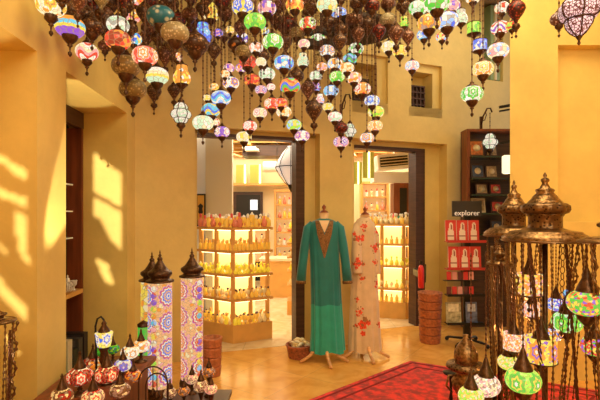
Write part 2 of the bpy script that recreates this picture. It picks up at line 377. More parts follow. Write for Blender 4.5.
# rear wall behind the viewer with an added screen, pierced to shape the sun patches
def back(p,yw=-2.6):
    t=(yw-p.y)/SUN_DIR.y; q=p+SUN_DIR*t; return (q.x,q.z)
holes=[]
def patch(face_d, pts): holes.append([back(P(x,y,face_d)) for x,y in pts])
patch(3.99,[(96,149),(125,172),(125,206),(97,190)])
patch(3.99,[(96,194),(125,210),(125,250),(114,238),(104,218),(96,214)])
patch(3.99,[(98,255),(112,262),(118,285),(108,280)])
patch(2.449,[(-4,146),(34,168),(35,178),(20,172),(12,162),(-4,160)])
patch(2.449,[(-4,176),(6,186),(20,190),(34,196),(34,206),(-4,190)])
patch(2.449,[(18,206),(34,214),(35,264),(24,250)])
patch(2.449,[(-4,232),(14,248),(14,254),(-4,240)])
patch(2.449,[(-4,262),(12,282),(34,306),(34,322),(10,298),(-4,280)])
patch(2.449,[(6,330),(16,334),(28,352),(18,352)])
patch(2.449,[(-4,340),(8,352),(22,376),(10,370)])
def inpoly(x,z,pl):
    c=False; n=len(pl)
    for i in range(n):
        x1,z1=pl[i]; x2,z2=pl[(i+1)%n]
        if (z1>z)!=(z2>z) and x<(x2-x1)*(z-z1)/(z2-z1)+x1: c=not c
    return c
hx=[p[0] for h in holes for p in h]; hz=[p[1] for h in holes for p in h]
bx0,bx1,bz0,bz1=min(hx)-.05,max(hx)+.05,max(.05,min(hz)-.05),min(ZC-.05,max(hz)+.05)
b=MB(); b.box((-2.6,-2.7,0),(bx0,-2.6,ZC)); b.box((bx1,-2.7,0),(max(3.6,bx1+.5),-2.6,ZC)); b.box((bx0,-2.7,0),(bx1,-2.6,bz0)); b.box((bx0,-2.7,bz1),(bx1,-2.6,ZC))
struct(b.build('wall_rear',M_wall))
b=MB(); st=.018; nx=int((bx1-bx0)/st)+1; nz=int((bz1-bz0)/st)+1
for i in range(nx):
    run=None
    for j in range(nz+1):
        x=bx0+(i+.5)*st; z=bz0+(j+.5)*st
        solid = j<nz and not any(inpoly(x,z,h) for h in holes)
        if solid and run is None: run=j
        if not solid and run is not None:
            b.box((bx0+i*st,-2.66,bz0+run*st),(bx0+(i+1)*st,-2.645,bz0+j*st)); run=None
struct(b.build('window_4',M_dkwood))  # unseen screen, added to cut the sunlight into patches on the left wall

# ---------------------------------------------------------------- shop behind the doors
yb=9.6; ZS=2.68
b=MB(); b.prism([(-4.2,4.0),(-2.6,4.5),LL.pt(sA-.3,.02),LL.pt(s2,.02),LR.pt(e0,.02),LR.pt(r2,.02),(5.0,7.4),(5.0,yb+.1),(-4.2,yb+.1)],.0,.004)
struct(b.build('floor',M_shopfloor))
b=MB(); b.box((-4.2,yb,0),(5.0,yb+.1,ZS+.3)); b.box((-4.2,4.0,0),(-4.1,yb,ZS+.3)); b.box((4.9,7.0,0),(5.0,yb,ZS+.3))
struct(b.build('wall_back',M_cream))
b=MB(); b.prism([LL.pt(sA-1,.16),LL.pt(s2,.16),LR.pt(r0,.16),LR.pt(r2,.16),(5.0,yb),(-4.2,yb)],ZS,ZS+.08)
struct(b.build('ceiling',simple('gold_ceiling',(.80,.58,.30),.6,noise=.15,nscale=6)))
# lattice beams on the shop ceiling
b=MB()
for k in range(8):
    x=-3.2+k*.8; b.cbox((x,8.0,ZS-.05),(.07,2.9,.08),0,rz=-.25)
for k in range(6): b.cbox((-1,6.3+k*.6,ZS-.04),(5.4,.06,.06),0,rz=.05)
struct(b.build('trim_1',M_oak))
b=MB()
pl=P(218.5,0,5.6); b.box((P(205.5,0,5.6).x,5.6,0),(P(232,0,5.6).x,5.7,ZS))
struct(b.build('wall_left',M_grey))
b=MB(); b.box((-3.6,5.7,0),(P(205.5,0,5.6).x+.02,5.8,ZS)); struct(b.build('wall_left',M_white))

# ================================================================ OBJECT BUILDERS
# ---- hanging lamps
def gprof(kind,R):
    if kind=='o': return [(R*math.sin(a)**.75 if 0<a<PI else .001,-R*.70*math.cos(a)) for a in [PI*(.12+.76*i/12) for i in range(13)]]
    if kind=='r': return [(R*math.sin(a),-R*.8*math.cos(a)) for a in [PI*(.12+.76*i/12) for i in range(13)]]
    if kind=='e': return [(R*(.62+.38*math.sin(PI*min(1,i/9)**.8))*(1 if i<12 else .9),-R*1.1+R*2.2*i/12) for i in range(13)]
    if kind=='c': return [(R*.93,-R*.85),(R,-R*.8),(R,-R*.3),(R,R*.3),(R,R*.8),(R*.93,R*.85)]
    if kind=='k': return [(R*q,z*R) for q,z in ((.10,-1.75),(.22,-1.3),(.5,-.9),(.82,-.45),(1,-.05),(.93,.3),(.7,.6),(.4,.85))]
    if kind=='t': return [(R*q,z*R) for q,z in ((.3,-.95),(.55,-.8),(.66,-.55),(.6,-.42),(.85,-.38),(1,-.1),(.92,.2),(.72,.38),(.62,.42),(.66,.7),(.5,.95),(.25,1.15))]
_gm={}
def lampmesh(kind,mat,R):
    k=(kind,mat.name)
    if k in _gm: return _gm[k]
    b=MB(); pr=gprof(kind,R); b.lathe(pr,24)
    mats=[mat]
    g=b.mesh('globe',mats)
    zt=pr[-1][1]; zb_=pr[0][1]; rt=pr[-1][0]; rb=pr[0][0]
    c=MB(); h=R*.55
    c.lathe([(max(rt,.3*R)*1.12,zt-.06*R),(max(rt,.3*R)*1.15,zt+.03*R),(.34*R,zt+.18*R),(.17*R,zt+.32*R),(.2*R,zt+.38*R),(.1*R,zt+.46*R),(.05*R,zt+.6*R),(.03*R,zt+.62*R)],14)
    cap=c.mesh('cap',[M_bronze])
    f=MB()
    q=max(rb,.34*R)
    f.lathe([(q*1.12,zb_+.05*R),(q*1.1,zb_-.04*R),(.44*R,zb_-.25*R),(.22*R,zb_-.5*R),(.12*R,zb_-.58*R),(.19*R,zb_-.66*R),(.07*R,zb_-.78*R),(.045*R,zb_-1.05*R),(.14*R,zb_-1.14*R),(.14*R,zb_-1.28*R),(.02*R,zb_-1.45*R)],12,flute=.06)
    fin=f.mesh('finial',[M_bronze])
    _gm[k]=(g,cap,fin,zt+.6*R,zb_-1.5*R)
    if kind=='t':
        r=MB()
        for i in range(6):
            a=2*PI*i/6
            r.tube([(R*1.02*x*math.cos(a)*1.0,R*1.02*x*math.sin(a),z*R) for x,z in ((.3,-.95),(.56,-.8),(.68,-.55),(.63,-.42),(.86,-.38),(1,-.1),(.93,.2),(.73,.38),(.64,.42),(.68,.7),(.5,.95),(.25,1.15))],.045*R,5)
        for z,q in ((-.41,.66),(.40,.68)): r.tube([(R*q*math.cos(a),R*q*math.sin(a),z*R) for a in [2*PI*j/20 for j in range(20)]],.05*R,5,closed=True)
        _gm[k]=_gm[k]+(r.mesh('ribs',[M_bronze]),)
    return _gm[k]
def chain_mesh(L, seg=5, r=.0034):
    b=MB(); n=max(4,int(L/.055)); pr=[]
    for i in range(n):
        z=L*i/n; pr += [(r,z),(r,z+L/n*.62),(r*2.1,z+L/n*.8),(r,z+L/n*.98)]
    b.lathe(pr,seg); return b.mesh('chain',[M_chain])
R0=.08
def hang_lamp(x,y,w,kind,mat,label,d,top=ZC,name='pendant_lamp',cat='lamp',group=None):
    g=lampmesh(kind,mat,R0); sc=(w/2/F*d)/R0; p=P(x,y,d)
    t=thing(name,p,label,cat,group,random.uniform(-.5,.5)+(-PI/2),sc)
    put('globe',g[0],t); put('cap',g[1],t); put('finial',g[2],t)
    if len(g)>5: put('ribs',g[5],t)
    L=(top-p.z)/sc-g[3]
    ch=put('chain',chain_mesh(L,5,.0034/sc*1.0),t); ch.location=(0,0,g[3]-.002)
    return t
LAMPS=[ # x,y,w,kind,palette,pattern,label
(51,5,26,'r','MYOW','f','big yellow and white flowered globe lamp, leftmost of the hanging lamps'),
(70,27,26,'o','VYCO','b','globe lamp banded in orange, cyan and purple below the leftmost flowered globe'),
(87,52,20,'r','WRPM','s','cream globe lamp with red scribbles, lowest of the far left lamps'),
(118,25,20,'o','AWZ','s','pale green and white striped globe lamp above the rust red one at left'),
(118,40,23,'o','DOR','v','dim rust red mosaic globe lamp beneath the green striped one at left'),
(132,16,16,'o','POYR','f','pink and orange flowered globe lamp high at left'),
(137,2,14,'o','WOPR','v','white, orange and pink globe lamp cut by the top edge at left'),
(134,39,14,'r','BYCW','v','small blue, yellow and white globe lamp beside the rust red one'),
(145,56,23,'o','ROWP','f','bright red and pink flowered globe lamp in the left part of the cluster'),
(157,76,21,'o','AYMW','b','pale green globe lamp with yellow wavy bands at left'),
(182,75,16,'e','OYWO','v','orange egg shaped lamp above the white ribbed lantern'),
(177,57,10,'r','OMP','v','small orange and pink globe lamp just above the orange egg'),
(203,33,16,'e','BSCB','f','bright blue egg shaped lamp with dark spots'),
(211,12,14,'e','YOMY','v','amber egg shaped lamp above the bright blue one'),
(188,45,9,'r','WWM','v','tiny white globe lamp between the olive and brown filigree lamps'),
(218,33,9,'r','VBP','v','tiny violet globe lamp beside the bright blue egg'),
(243,7,20,'o','YBWB','f','yellow globe lamp with blue round eyes at the top edge'),
(267,8,17,'o','PWPV','v','pink and white globe lamp at the top right of the yellow blue-eyed one'),
(255,22,20,'o','GLLG','f','vivid green globe lamp below the yellow blue-eyed one'),
(242,38,12,'o','WVBW','s','white globe lamp with violet streaks below the vivid green one'),
(230,30,8,'r','YOM','v','tiny yellow globe lamp left of the violet streaked one'),
(265,31,8,'r','YSW','v','tiny yellow and blue globe lamp under the vivid green one'),
(295,5,17,'o','YORO','f','orange and yellow flowered globe lamp at the middle of the top edge'),
(308,24,16,'o','RWLO','f','red globe lamp with a green and white flower near the dark ceiling ring'),
(273,42,19,'o','GWLG','f','green globe lamp with white flowers left of centre'),
(256,48,13,'o','WPOW','f','white globe lamp with pink flowers above the deep red one'),
(248,62,16,'o','DRR','v','deep red globe lamp, topmost of the two red ones left of centre'),
(252,80,15,'o','RDO','v','brick red globe lamp directly below the deep red one'),
(284,63,18,'o','WBSC','v','white globe lamp with blue pieces left of centre'),
(261,62,10,'r','MWM','v','small beige globe lamp right of the deep red one'),
(229,68,10,'r','PVWP','v','small pink and purple globe lamp, left one of a pair'),
(241,68,10,'r','POWV','v','small pink and orange globe lamp, right one of a pair'),
(303,60,11,'e','AWM','v','pale green egg shaped lamp below the red flowered globe'),
(304,44,11,'o','PWM','v','small pinkish globe lamp between the white green and red lamps'),
(327,5,19,'o','AMYA','v','cream and pale green globe lamp cut by the top edge at centre'),
(339,14,15,'o','WSBP','f','pale pink globe lamp with blue eyes below the cream one'),
(318,40,14,'o','AWGW','v','white and green globe lamp in front of the dark ceiling ring'),
(327,51,14,'o','WOSW','f','white globe lamp with orange and blue flower, right of the white green one'),
(356,49,14,'o','WAGW','v','white globe lamp with faint green, topmost of the column left of the niches'),
(350,59,13,'o','CGTS','s','teal and green globe lamp under the white faint green one'),
(335,64,14,'o','WOSM','v','white, orange and sky blue globe lamp above the green one at centre'),
(347,68,13,'o','MWO','v','plain cream globe lamp below the teal and green one'),
(322,67,10,'r','PWO','v','small rose globe lamp at the centre of the cluster'),
(337,77,14,'o','GLWG','f','leaf green globe lamp at the centre of the cluster'),
(354,78,14,'o','OPWM','v','orange globe lamp below the plain cream one'),
(331,91,14,'o','SWCS','v','sky blue globe lamp below the leaf green one'),
(362,89,16,'o','OWRO','f','orange red globe lamp with white flowers in front of the left upper niche'),
(372,101,14,'o','WSBW','f','white globe lamp with a blue flower below the orange red one'),
(376,112,15,'o','LYMY','v','lime yellow globe lamp below the white and blue flowered one'),
(375,126,14,'o','OYPW','f','orange, yellow and pink globe lamp under the lime yellow one'),
(367,138,13,'o','WOSO','f','white globe lamp with an orange flower just above the right doorway'),
(320,99,8,'e','PSW','v','tiny pink and blue egg lamp beside the dark pointed lantern'),
(328,107,10,'o','YAM','v','small pale yellow globe lamp below the sky blue one'),
(335,117,13,'o','AWPW','v','whitish globe lamp with pale green above the pillar between the doors'),
(341,142,14,'o','PVWP','f','pink and purple globe lamp, lowest in front of the pillar between the doors'),
(316,76,12,'o','AZW','v','grey green globe lamp right of the dark diamond lanterns'),
(316,86,9,'e','VSP','v','small purple egg lamp under the grey green one'),
(302,136,14,'o','WPVW','f','white and pink globe lamp above the teal dress'),
(294,125,14,'o','LYSA','v','yellow green globe lamp upper left of the teal dress'),
(284,112,14,'o','MOWM','v','cream and orange globe lamp above the left doorway'),
(281,103,12,'o','ORPR','v','orange and red globe lamp right of the red white-dotted one'),
(290,86,19,'o','RGBO','s','globe lamp with red, green and blue rainbow swirls'),
(272,104,15,'o','RWOR','f','red globe lamp with white dots above the left doorway'),
(267,74,15,'o','AWAW','v','pale mint globe lamp right of the brick red one'),
(261,90,11,'o','PVWP','f','pink and violet flowered small globe lamp left of the rainbow swirl one'),
(271,87,8,'r','WWP','v','tiny white globe lamp between the mint and the rainbow lamps'),
(260,113,13,'o','MPWM','f','cream globe lamp with pale pink flowers left of the red white-dotted one'),
(250,126,13,'o','RWPW','f','white globe lamp with red flowers in front of the left doorway head'),
(244,137,14,'o','MYWM','v','cream yellow globe lamp, lowest in front of the left doorway head'),
(222,132,14,'o','VWPV','f','purple and white flowered globe lamp before the white panel in the left doorway'),
(203,123,19,'o','AWMA','v','pale green and white globe lamp at the left corner of the left doorway'),
(211,110,17,'o','CYBC','s','cyan globe lamp with yellow and blue swirls'),
(215,122,9,'r','MRW','v','tiny cream globe lamp tucked behind the pale green and white one'),
(221,98,18,'o','SWCB','s','sky blue globe lamp with white waves'),
(207,98,8,'o','YWM','v','small yellow white globe lamp left of the sky blue wavy one'),
(214,87,9,'r','MYO','v','small cream yellow round lamp above the sky blue wavy one'),
(231,83,15,'o','WOBW','f','white globe lamp with orange and blue flowers, right of the small cream yellow one'),
(225,74,9,'r','MWO','v','small cream round lamp above the orange and blue flowered one'),
(389,47,14,'o','MWYM','v','cream globe lamp, upper one of two right of the ceiling ring'),
(400,51,14,'o','YOMY','f','yellow and orange globe lamp, lower one of two right of the ceiling ring'),
(404,22,9,'e','LGY','v','small lime egg lamp left of the right cluster'),
(418,8,17,'o','AWGA','v','mint and white globe lamp at the top left of the right cluster'),
(437,3,23,'o','GAWG','v','large jade green and white globe lamp at the top edge of the right cluster'),
(429,23,21,'o','XOYO','f','orange flowered globe lamp in the right cluster'),
(447,21,21,'o','SWBZ','v','large blue and white globe lamp in the right cluster'),
(461,17,12,'e','AWZ','v','whitish green egg lamp at the right of the right cluster'),
(453,6,13,'r','PVWP','v','pink and purple globe lamp at the top right of the right cluster'),
(424,35,13,'o','SCWB','v','blue and white small globe lamp at the lower left of the right cluster'),
(442,37,11,'o','MYSR','v','small many coloured globe lamp, lowest of the right cluster'),
(412,66,13,'o','PWSW','f','pink and white globe lamp hanging alone before the right upper niche'),
(474,29,12,'c','LGLL','v','lime green cylinder lamp above the blue one at right'),
(480,46,12,'c','BSWB','v','blue and white cylinder lamp below the lime green one'),
(483,69,19,'o','OYMW','f','orange globe lamp below the blue cylinder'),
(472,94,20,'o','WGAG','f','white globe lamp with green leaves, lowest of the right hanging lamps'),
(473,-2,13,'o','OMW','v','orange white globe lamp cut by the top edge above the lime green one'),
(502,8,13,'r','WRMW','v','white and red round lamp above the red swirl one'),
(500,28,16,'o','RWVW','s','red and white swirl globe lamp before the green window frame'),
(498,51,19,'o','WMPS','v','cream globe lamp with small coloured flowers, below the red swirl one'),
(512,26,11,'o','YLR','v','yellow and green globe lamp right of the red swirl one'),
]
DARK=[
(75,11,18,'k','N','brown pierced metal lantern between the flowered globe and the filigree ball at far left'),
(92,27,21,'o','N','round dark brown filigree lantern above the cream scribbled globe'),
(103,14,19,'o','X','rosy brown filigree lantern near the top left'),
(90,3,16,'o','D','dark red brown lantern at the top edge above the rosy brown one'),
(105,46,13,'r','X','small brown round lantern left of the rust red globe'),
(126,66,26,'o','U','broad olive brown filigree lantern, upper of the two olive ones at left'),
(133,89,25,'o','U','broad olive brown filigree lantern, lower of the two olive ones at left'),
(161,17,26,'o','T','teal lantern with pale spiral disc pattern'),
(175,33,26,'o','Z','sand coloured filigree lantern right below the teal one'),
(195,44,25,'o','N','brown lantern with a tiny star, below the bright blue egg'),
(165,54,15,'k','X','brown pointed filigree lantern right of the bright red and pink globe'),
(154,91,14,'k','N','dark pointed lantern under the pale green wavy one'),
(174,90,12,'k','N','dark pointed lantern at the left of the orange egg'),
(158,37,14,'r','N','dark brown round lantern left of the sand coloured one'),
(178,20,15,'r','D','dark red lantern between the teal one and the blue egg'),
(190,14,15,'o','X','brown rosy lantern left of the amber egg'),
(170,3,17,'o','N','dark lantern at the top edge above the teal one'),
(146,37,13,'k','X','brown pointed lantern left of the dark round one'),
(148,28,13,'r','X','coppery round lantern under the teal one'),
(112,3,15,'o','N','dark lantern at the top edge right of the dark red brown one'),
(153,3,13,'r','D','dark red round lantern at the top edge near the teal one'),
(225,13,14,'o','X','brown lantern right of the amber egg'),
(235,44,14,'r','O','dark lantern with an orange ring left of the violet streaked globe'),
(224,33,14,'o','Z','grey brown lantern right of the tiny violet globe'),
(287,25,20,'o','D','wide dark red lantern left of the red flowered globe'),
(276,20,13,'r','N','dark round lantern right of the vivid green globe'),
(354,21,17,'o','X','rose lattice lantern with dark bands before the ceiling ring'),
(367,25,17,'o','N','dark smoky lantern right of the rose lattice one'),
(388,20,16,'o','Z','pale grey mosaic lantern left of the lime egg'),
(379,31,13,'k','D','dark red pointed lantern below the smoky one'),
(372,6,15,'o','D','dark red lantern at the top edge over the smoky one'),
(357,4,13,'r','N','dark round lantern at the top edge over the rose lattice one'),
(388,4,14,'o','X','brown lantern at the top edge over the pale grey one'),
(296,76,15,'o','N','dark brown mesh lantern right of the white globe with blue pieces'),
(308,88,14,'k','X','brown openwork lantern left of the grey green globe'),
(314,109,16,'k','N','large dark pointed lantern hanging before the pillar top'),
(341,128,13,'r','D','dark red ball lantern on the string before the pillar between the doors'),
(516,9,17,'k','D','dark pointed lantern with red glints at the top edge beside the right pilaster'),
(408,36,12,'k','X','brown pointed lantern left of the orange flowered globe'),
(222,2,14,'o','D','red brown lantern at the top edge beside the yellow blue-eyed globe'),
(312,7,13,'o','N','dark lantern at the top edge between the orange flowered and the cream globes'),
(279,5,12,'r','X','small coppery lantern at the top edge right of the pink and white globe'),
(202,8,12,'r','N','dark round lantern at the top edge left of the amber egg'),
(403,6,13,'o','N','dark lantern at the top edge left of the mint and white globe'),
(196,24,12,'r','X','small coppery lantern left of the bright blue egg'),
(62,-2,14,'r','N','dark lantern at the top edge right of the leftmost flowered globe'),
(286,41,13,'k','N','dark pointed lantern right of the green globe with white flowers'),
(341,30,14,'r','N','dark round lantern in front of the ceiling ring below the blue-eyed globe'),
(214,50,13,'k','N','dark pointed lantern below the bright blue egg'),
(240,27,12,'k','X','brown pointed lantern left of the vivid green globe'),
(264,56,11,'k','N','dark pointed lantern between the pink flowered and the blue pieced globes'),
]
FM={'N':filigree('dark_filigree',(.07,.03,.018),(.34,.18,.08),55,.3),'X':filigree('rosy_filigree',(.13,.05,.03),(.50,.26,.17),50,.3),'D':filigree('dark_red_glass',(.06,.01,.008),(.45,.05,.03),50,.1),
    'U':filigree('olive_filigree',(.26,.19,.08),(.62,.50,.26),60,.0),'Z':filigree('sand_filigree',(.36,.29,.16),(.75,.65,.45),60,.0),'T':filigree('teal_spiral',(.02,.16,.24),(.60,.60,.50),26,.0),'O':filigree('ember_ring',(.06,.025,.015),(.75,.26,.05),22,.2)}
FILL=[]
rf=random.Random(11); pts_=[(q[0],q[1]) for q in LAMPS+DARK]
for k in range(2500):
    x=rf.uniform(60,415); y=rf.uniform(-6,52 if x<340 else 34)
    if x<135 and y>12+ (x-60)*.45: continue
    if all((x-a)**2+((y-c)*1.15)**2>12.3**2 for a,c in pts_):
        pts_.append((x,y)); kd=rf.choice('orkk'); mt=rf.choice('NNXXDU')
        lm=min(LAMPS+DARK,key=lambda q:(q[0]-x)**2+(q[1]-y)**2); rel_=('above' if y<lm[1] else 'below') if abs(y-lm[1])>abs(x-lm[0]) else ('left of' if x<lm[0] else 'right of')
        sh=lm[6] if len(lm)>6 else lm[5]
        import re
        ws=re.split(r',| (?:cut|above|below|beside|between|under|beneath|left|right|near|at|in|hanging|before|leftmost|topmost|over|tucked|directly|just|among) ',sh)[0].split()[:9]
        kn={'N':'dark brown','X':'coppery','D':'dark red','U':'olive'}[mt]
        FILL.append((x,y,rf.uniform(14,18),kd,FM[mt],'small %s lantern just %s the %s'%(kn,rel_,' '.join(ws))))
placed=[]
def max_depth(x,y,w):
    d=4.15
    if x<320: # stay clear of the left wall and of the back wall
        for _ in range(60):
            X=(x-300)/F*d; r=w/2/F*d
            if X-r-.03 < wl(d) or d+r+.1 > 4.38+.337*(X+1.56): d-=.04
            else: break
    if x>505: d=min(d,3.6)
    return d
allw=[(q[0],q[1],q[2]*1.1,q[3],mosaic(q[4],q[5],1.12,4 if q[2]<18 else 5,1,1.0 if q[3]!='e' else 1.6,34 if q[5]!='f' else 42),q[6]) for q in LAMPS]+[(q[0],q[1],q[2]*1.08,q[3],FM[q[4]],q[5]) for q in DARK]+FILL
order=sorted(range(len(allw)),key=lambda i:(0 if i<len(LAMPS) or 24<allw[i][2] else (1 if i<len(LAMPS)+len(DARK) else 2),-allw[i][2],i))
chosen={}; litpx=[]
HF={'o':.62,'r':.8,'e':1.1,'c':.85,'k':1.2,'t':1.1}
for i in order:
    x,y,w,kd,mt,lb=allw[i]
    dm=max_depth(x,y,w); pref=min(dm,max(2.3,(.152 if i<len(LAMPS) else .185)*F/w)); best=None
    for k in range(120):
        off=(k+1)//2*.025*(1 if k%2 else -1); d=pref+off
        if d>dm or d<2.15: continue
        p=P(x,y,d); r=w/2/F*d; cost=0
        if i>=len(LAMPS) and w<=24:      # unlit lanterns hang behind the lit ones they overlap
            for (x2,y2,w2,d2) in litpx:
                if abs(x2-x)<(w+w2)*.48 and abs(y2-y)<(w+w2)*.5 and d<d2: cost+=.05+(d2-d)*.5
        for (q,rq,hq) in placed:
            hd=math.hypot(p.x-q.x,p.y-q.y); dz=p.z-q.z
            if dz>0: up,lo,ru=r,rq,r; 
            else: up,lo,ru=rq,r,rq
            if abs(dz)<(r*2.4+rq*2.4) and hd<r+rq+.006: cost+=(r+rq+.006-hd)*4
            if hd<ru+.008: cost+=(ru+.008-hd)      # the lower one's chain passes the upper globe
        if cost==0: best=(0,d); break
        if best is None or cost<best[0]: best=(cost,d)
    if i<len(LAMPS) or (i<len(LAMPS)+len(DARK) and w>18): litpx.append((x,y,w,best[1]))
    chosen[i]=best[1]; placed.append((P(x,y,best[1]),w/2/F*best[1],HF[kd]))
for i,(x,y,w,kd,mt,lb) in enumerate(allw):
    lit=i<len(LAMPS)
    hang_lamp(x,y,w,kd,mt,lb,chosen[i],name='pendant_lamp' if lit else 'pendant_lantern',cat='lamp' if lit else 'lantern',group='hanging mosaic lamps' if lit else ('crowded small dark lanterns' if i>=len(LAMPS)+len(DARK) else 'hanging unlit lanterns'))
M_milk=mosaic('WWA','v',.95,cells=60); M_lilac=filigree('lilac_filigree',(.16,.07,.07),(.95,.85,1.0),45,.0)
hang_lamp(181,114,20,'t',M_milk,'white ribbed lantern with three swellings hanging alone on the golden wall at left',3.4,name='ribbed_lantern',cat='lantern')
# big pierced lantern top right
m_,nt_,b_=newmat('pierced_lilac_glass'); r_=nt_.nodes.new('ShaderNodeTexVoronoi'); r_.feature='DISTANCE_TO_EDGE'; r_.inputs['Scale'].default_value=72
t_=nt_.nodes.new('ShaderNodeTexCoord'); q_=nt_.nodes.new('ShaderNodeValToRGB'); q_.color_ramp.interpolation='CONSTANT'
q_.color_ramp.elements[0].color=(.14,.05,.05,1); q_.color_ramp.elements[1].position=.12; q_.color_ramp.elements[1].color=(.85,.72,.88,1)
nt_.links.new(t_.outputs['Object'],r_.inputs['Vector']); nt_.links.new(r_.outputs['Distance'],q_.inputs[0]); nt_.links.new(q_.outputs[0],b_.inputs['Base Color']); nt_.links.new(q_.outputs[0],b_.inputs['Emission Color'])
b_.inputs['Emission Strength'].default_value=.62; b_.inputs['Roughness'].default_value=.4
t=thing('pierced_lantern',P(579,17,2.3),'large pale lilac pierced lantern at the top right corner','lantern',rz=.2)
R=.09
b=MB(); b.lathe([(R*q,z*R) for q,z in ((.12,-1.1),(.4,-.85),(.62,-.5),(.68,-.22),(.62,-.16))],24,flute=.08,nf=6); b.build('lower_bowl',m_,t)
b=MB(); b.lathe([(R*q,z*R) for q,z in ((.62,-.16),(.9,-.02),(1,.35),(.95,.7),(.7,1.0),(.4,1.2),(.2,1.3))],24,flute=.08,nf=6); b.build('globe',m_,t)
b=MB()
for i in range(6):
    a=2*PI*i/6; b.tube([(R*1.1*q*math.cos(a),R*1.1*q*math.sin(a),z*R) for q,z in ((.12,-1.1),(.4,-.85),(.62,-.5),(.68,-.22),(.62,-.16),(.9,-.02),(1,.35),(.95,.7),(.7,1.0),(.4,1.2),(.2,1.3))],.004,5)
b.tube([(R*.72*math.cos(a),R*.72*math.sin(a),-.17*R) for a in [2*PI*j/24 for j in range(24)]],.005,6,closed=True); b.build('ribs',M_bronze,t)
b=MB(); b.lathe([(.03*R,-1.6*R),(.1*R,-1.5*R),(.05*R,-1.35*R),(.2*R,-1.1*R)],10); b.build('finial',M_bronze,t)
b=MB(); b.lathe([(.3*R,1.25*R),(.2*R,1.6*R),(.05*R,1.8*R)],12); b.build('cap',M_bronze,t)
c_=put('chain',chain_mesh(ZC-P(0,17,2.3).z-1.75*R),t); c_.location=(0,0,1.75*R)
hang_lamp(559,19,17,'r',M_lilac,'small lilac pierced lantern left of the large one at top right',2.75,name='pierced_lantern',cat='lantern')

M_dkcan=simple('blackened_bronze',(.04,.022,.014),.6,.3)
t=thing('lamp_canopy',(P(362,34,4.15).x,4.3,P(362,34,4.3).z),'dark round metal ceiling canopy ring from which lamp strings hang','ceiling canopy')
b=MB(); b.lathe([(.0,.0),(.30,.0),(.33,.02),(.33,.06),(.27,.09),(.0,.09)],32); b.lathe([(.02,.06),(.02,ZC-t.location.z)],12); b.build('ring_plate',M_dkcan,t)
b=MB()
for i in range(14):
    a=2*PI*i/14; b.tube([(.28*math.cos(a),.28*math.sin(a),0),(.28*math.cos(a),.28*math.sin(a),-.1-.1*random.random())],.003,5)
b.build('cord_bundle',M_chain,t)
t=thing('lamp_canopy',(P(322,42,4.1).x,4.15,P(322,42,4.1).z),'dark flat metal canopy bar left of the round ceiling canopy','ceiling canopy')
b=MB(); b.cbox((0,0,0),(.30,.12,.06)); b.cbox((-.03,0,.12),(.26,.1,.05)); b.cbox((0,0,.45),(.03,.03,.85)); b.build('canopy_bar',M_dkcan,t)
b=MB()
for i in range(9): b.tube([(-.13+.032*i,0,-.03),(-.13+.032*i,0,-.1-.1*random.random())],.003,5)
b.build('cord_bundle',M_chain,t)

# ---- wall arms with white lanterns
def wall_arm(px,py,d,hang_px,hang_y,w,label,lab2):
    t=thing('wall_bracket',P(px,py+8,d),label,'wall bracket')
    dx=(hang_px-px)/F*d
    b=MB(); b.cbox((0,.0,0),(.03,.02,.16)); b.build('back_plate',M_bronze,t)
    b=MB(); b.tube([(0,-.01,-.03),(dx*.15,-.03,.08),(dx*.5,-.05,.17),(dx*.85,-.055,.17),(dx,-.06,.12)],.010,6); b.tube([(0,-.01,.02),(dx*.3,-.03,.03),(dx*.45,-.04,.09),(dx*.35,-.04,.13)],.006,6)
    b.build('arm',M_bronze,t)
    p=P(hang_px,hang_y,d-.06)
    g=lampmesh('t',M_milk,R0); sc=(w/2/F*(d-.06))/R0; q=thing('hanging_lantern',p,lab2,'lantern',sc=sc)
    for n_,me in (('globe',g[0]),('cap',g[1]),('finial',g[2]),('ribs',g[5])): put(n_,me,q)
    L=(P(px,py+8,d).z+.12-p.z)/sc-g[3]
    c_=put('chain',chain_mesh(max(.02,L)),q); c_.location=(0,0,g[3]-.002)
wall_arm(481,115,5.6,490,142,15,'curved dark iron wall bracket above the bookcase at right','white ribbed lantern hanging from the bracket in front of the bookcase')
wall_arm(341,104,4.7,350,131,13,'curved dark iron wall bracket on the pillar between the two doors','white ribbed lantern hanging from the bracket between the two doors')

# ---- shop goods
M_gglass=simple('amber_glass',(.95,.62,.10),.12,0,emit=.12,ecol=(1,.6,.1)); M_yglass=simple('lemon_glass',(.95,.80,.10),.12,0,emit=.15,ecol=(.9,.8,.05)); M_cglass=simple('clear_gold_glass',(.95,.82,.50),.1)
M_pglass=simple('coral_glass',(.90,.30,.20),.15); M_capw=simple('white_cap',(.9,.88,.82),.4); M_capr=simple('red_cap',(.8,.10,.10),.4); M_capg=simple('gold_cap',(.8,.5,.15),.3,.7); M_dglass=simple('dark_flask_glass',(.10,.05,.06),.15)
def bottle_mesh(kind,mats):
    b=MB()
    if kind==0: b.lathe([(.018,0),(.024,.005),(.024,.06),(.010,.075),(.008,.085)],8,mi=0); b.lathe([(.012,.085),(.013,.11),(.006,.12)],8,mi=1)
    if kind==1: b.lathe([(.010,0),(.020,.004),(.028,.03),(.020,.055),(.007,.07),(.007,.085)],8,mi=0); b.ball((0,0,.098),.013,1)
    if kind==2: b.lathe([(.018,0),(.020,.004),(.006,.02),(.006,.035),(.022,.05),(.024,.085),(.018,.09)],8,mi=0); b.lathe([(.017,.09),(.004,.11)],8,mi=1)
    if kind==3: b.box((-.02,-.014,0),(.02,.014,.07),0); b.box((-.009,-.008,.07),(.009,.008,.10),1)
    return b.mesh('glass_bottle',mats)
BM={}
def bm_(k,a,c):
    if (k,a.name,c.name) not in BM: BM[(k,a.name,c.name)]=bottle_mesh(k,[a,c])
    return BM[(k,a.name,c.name)]
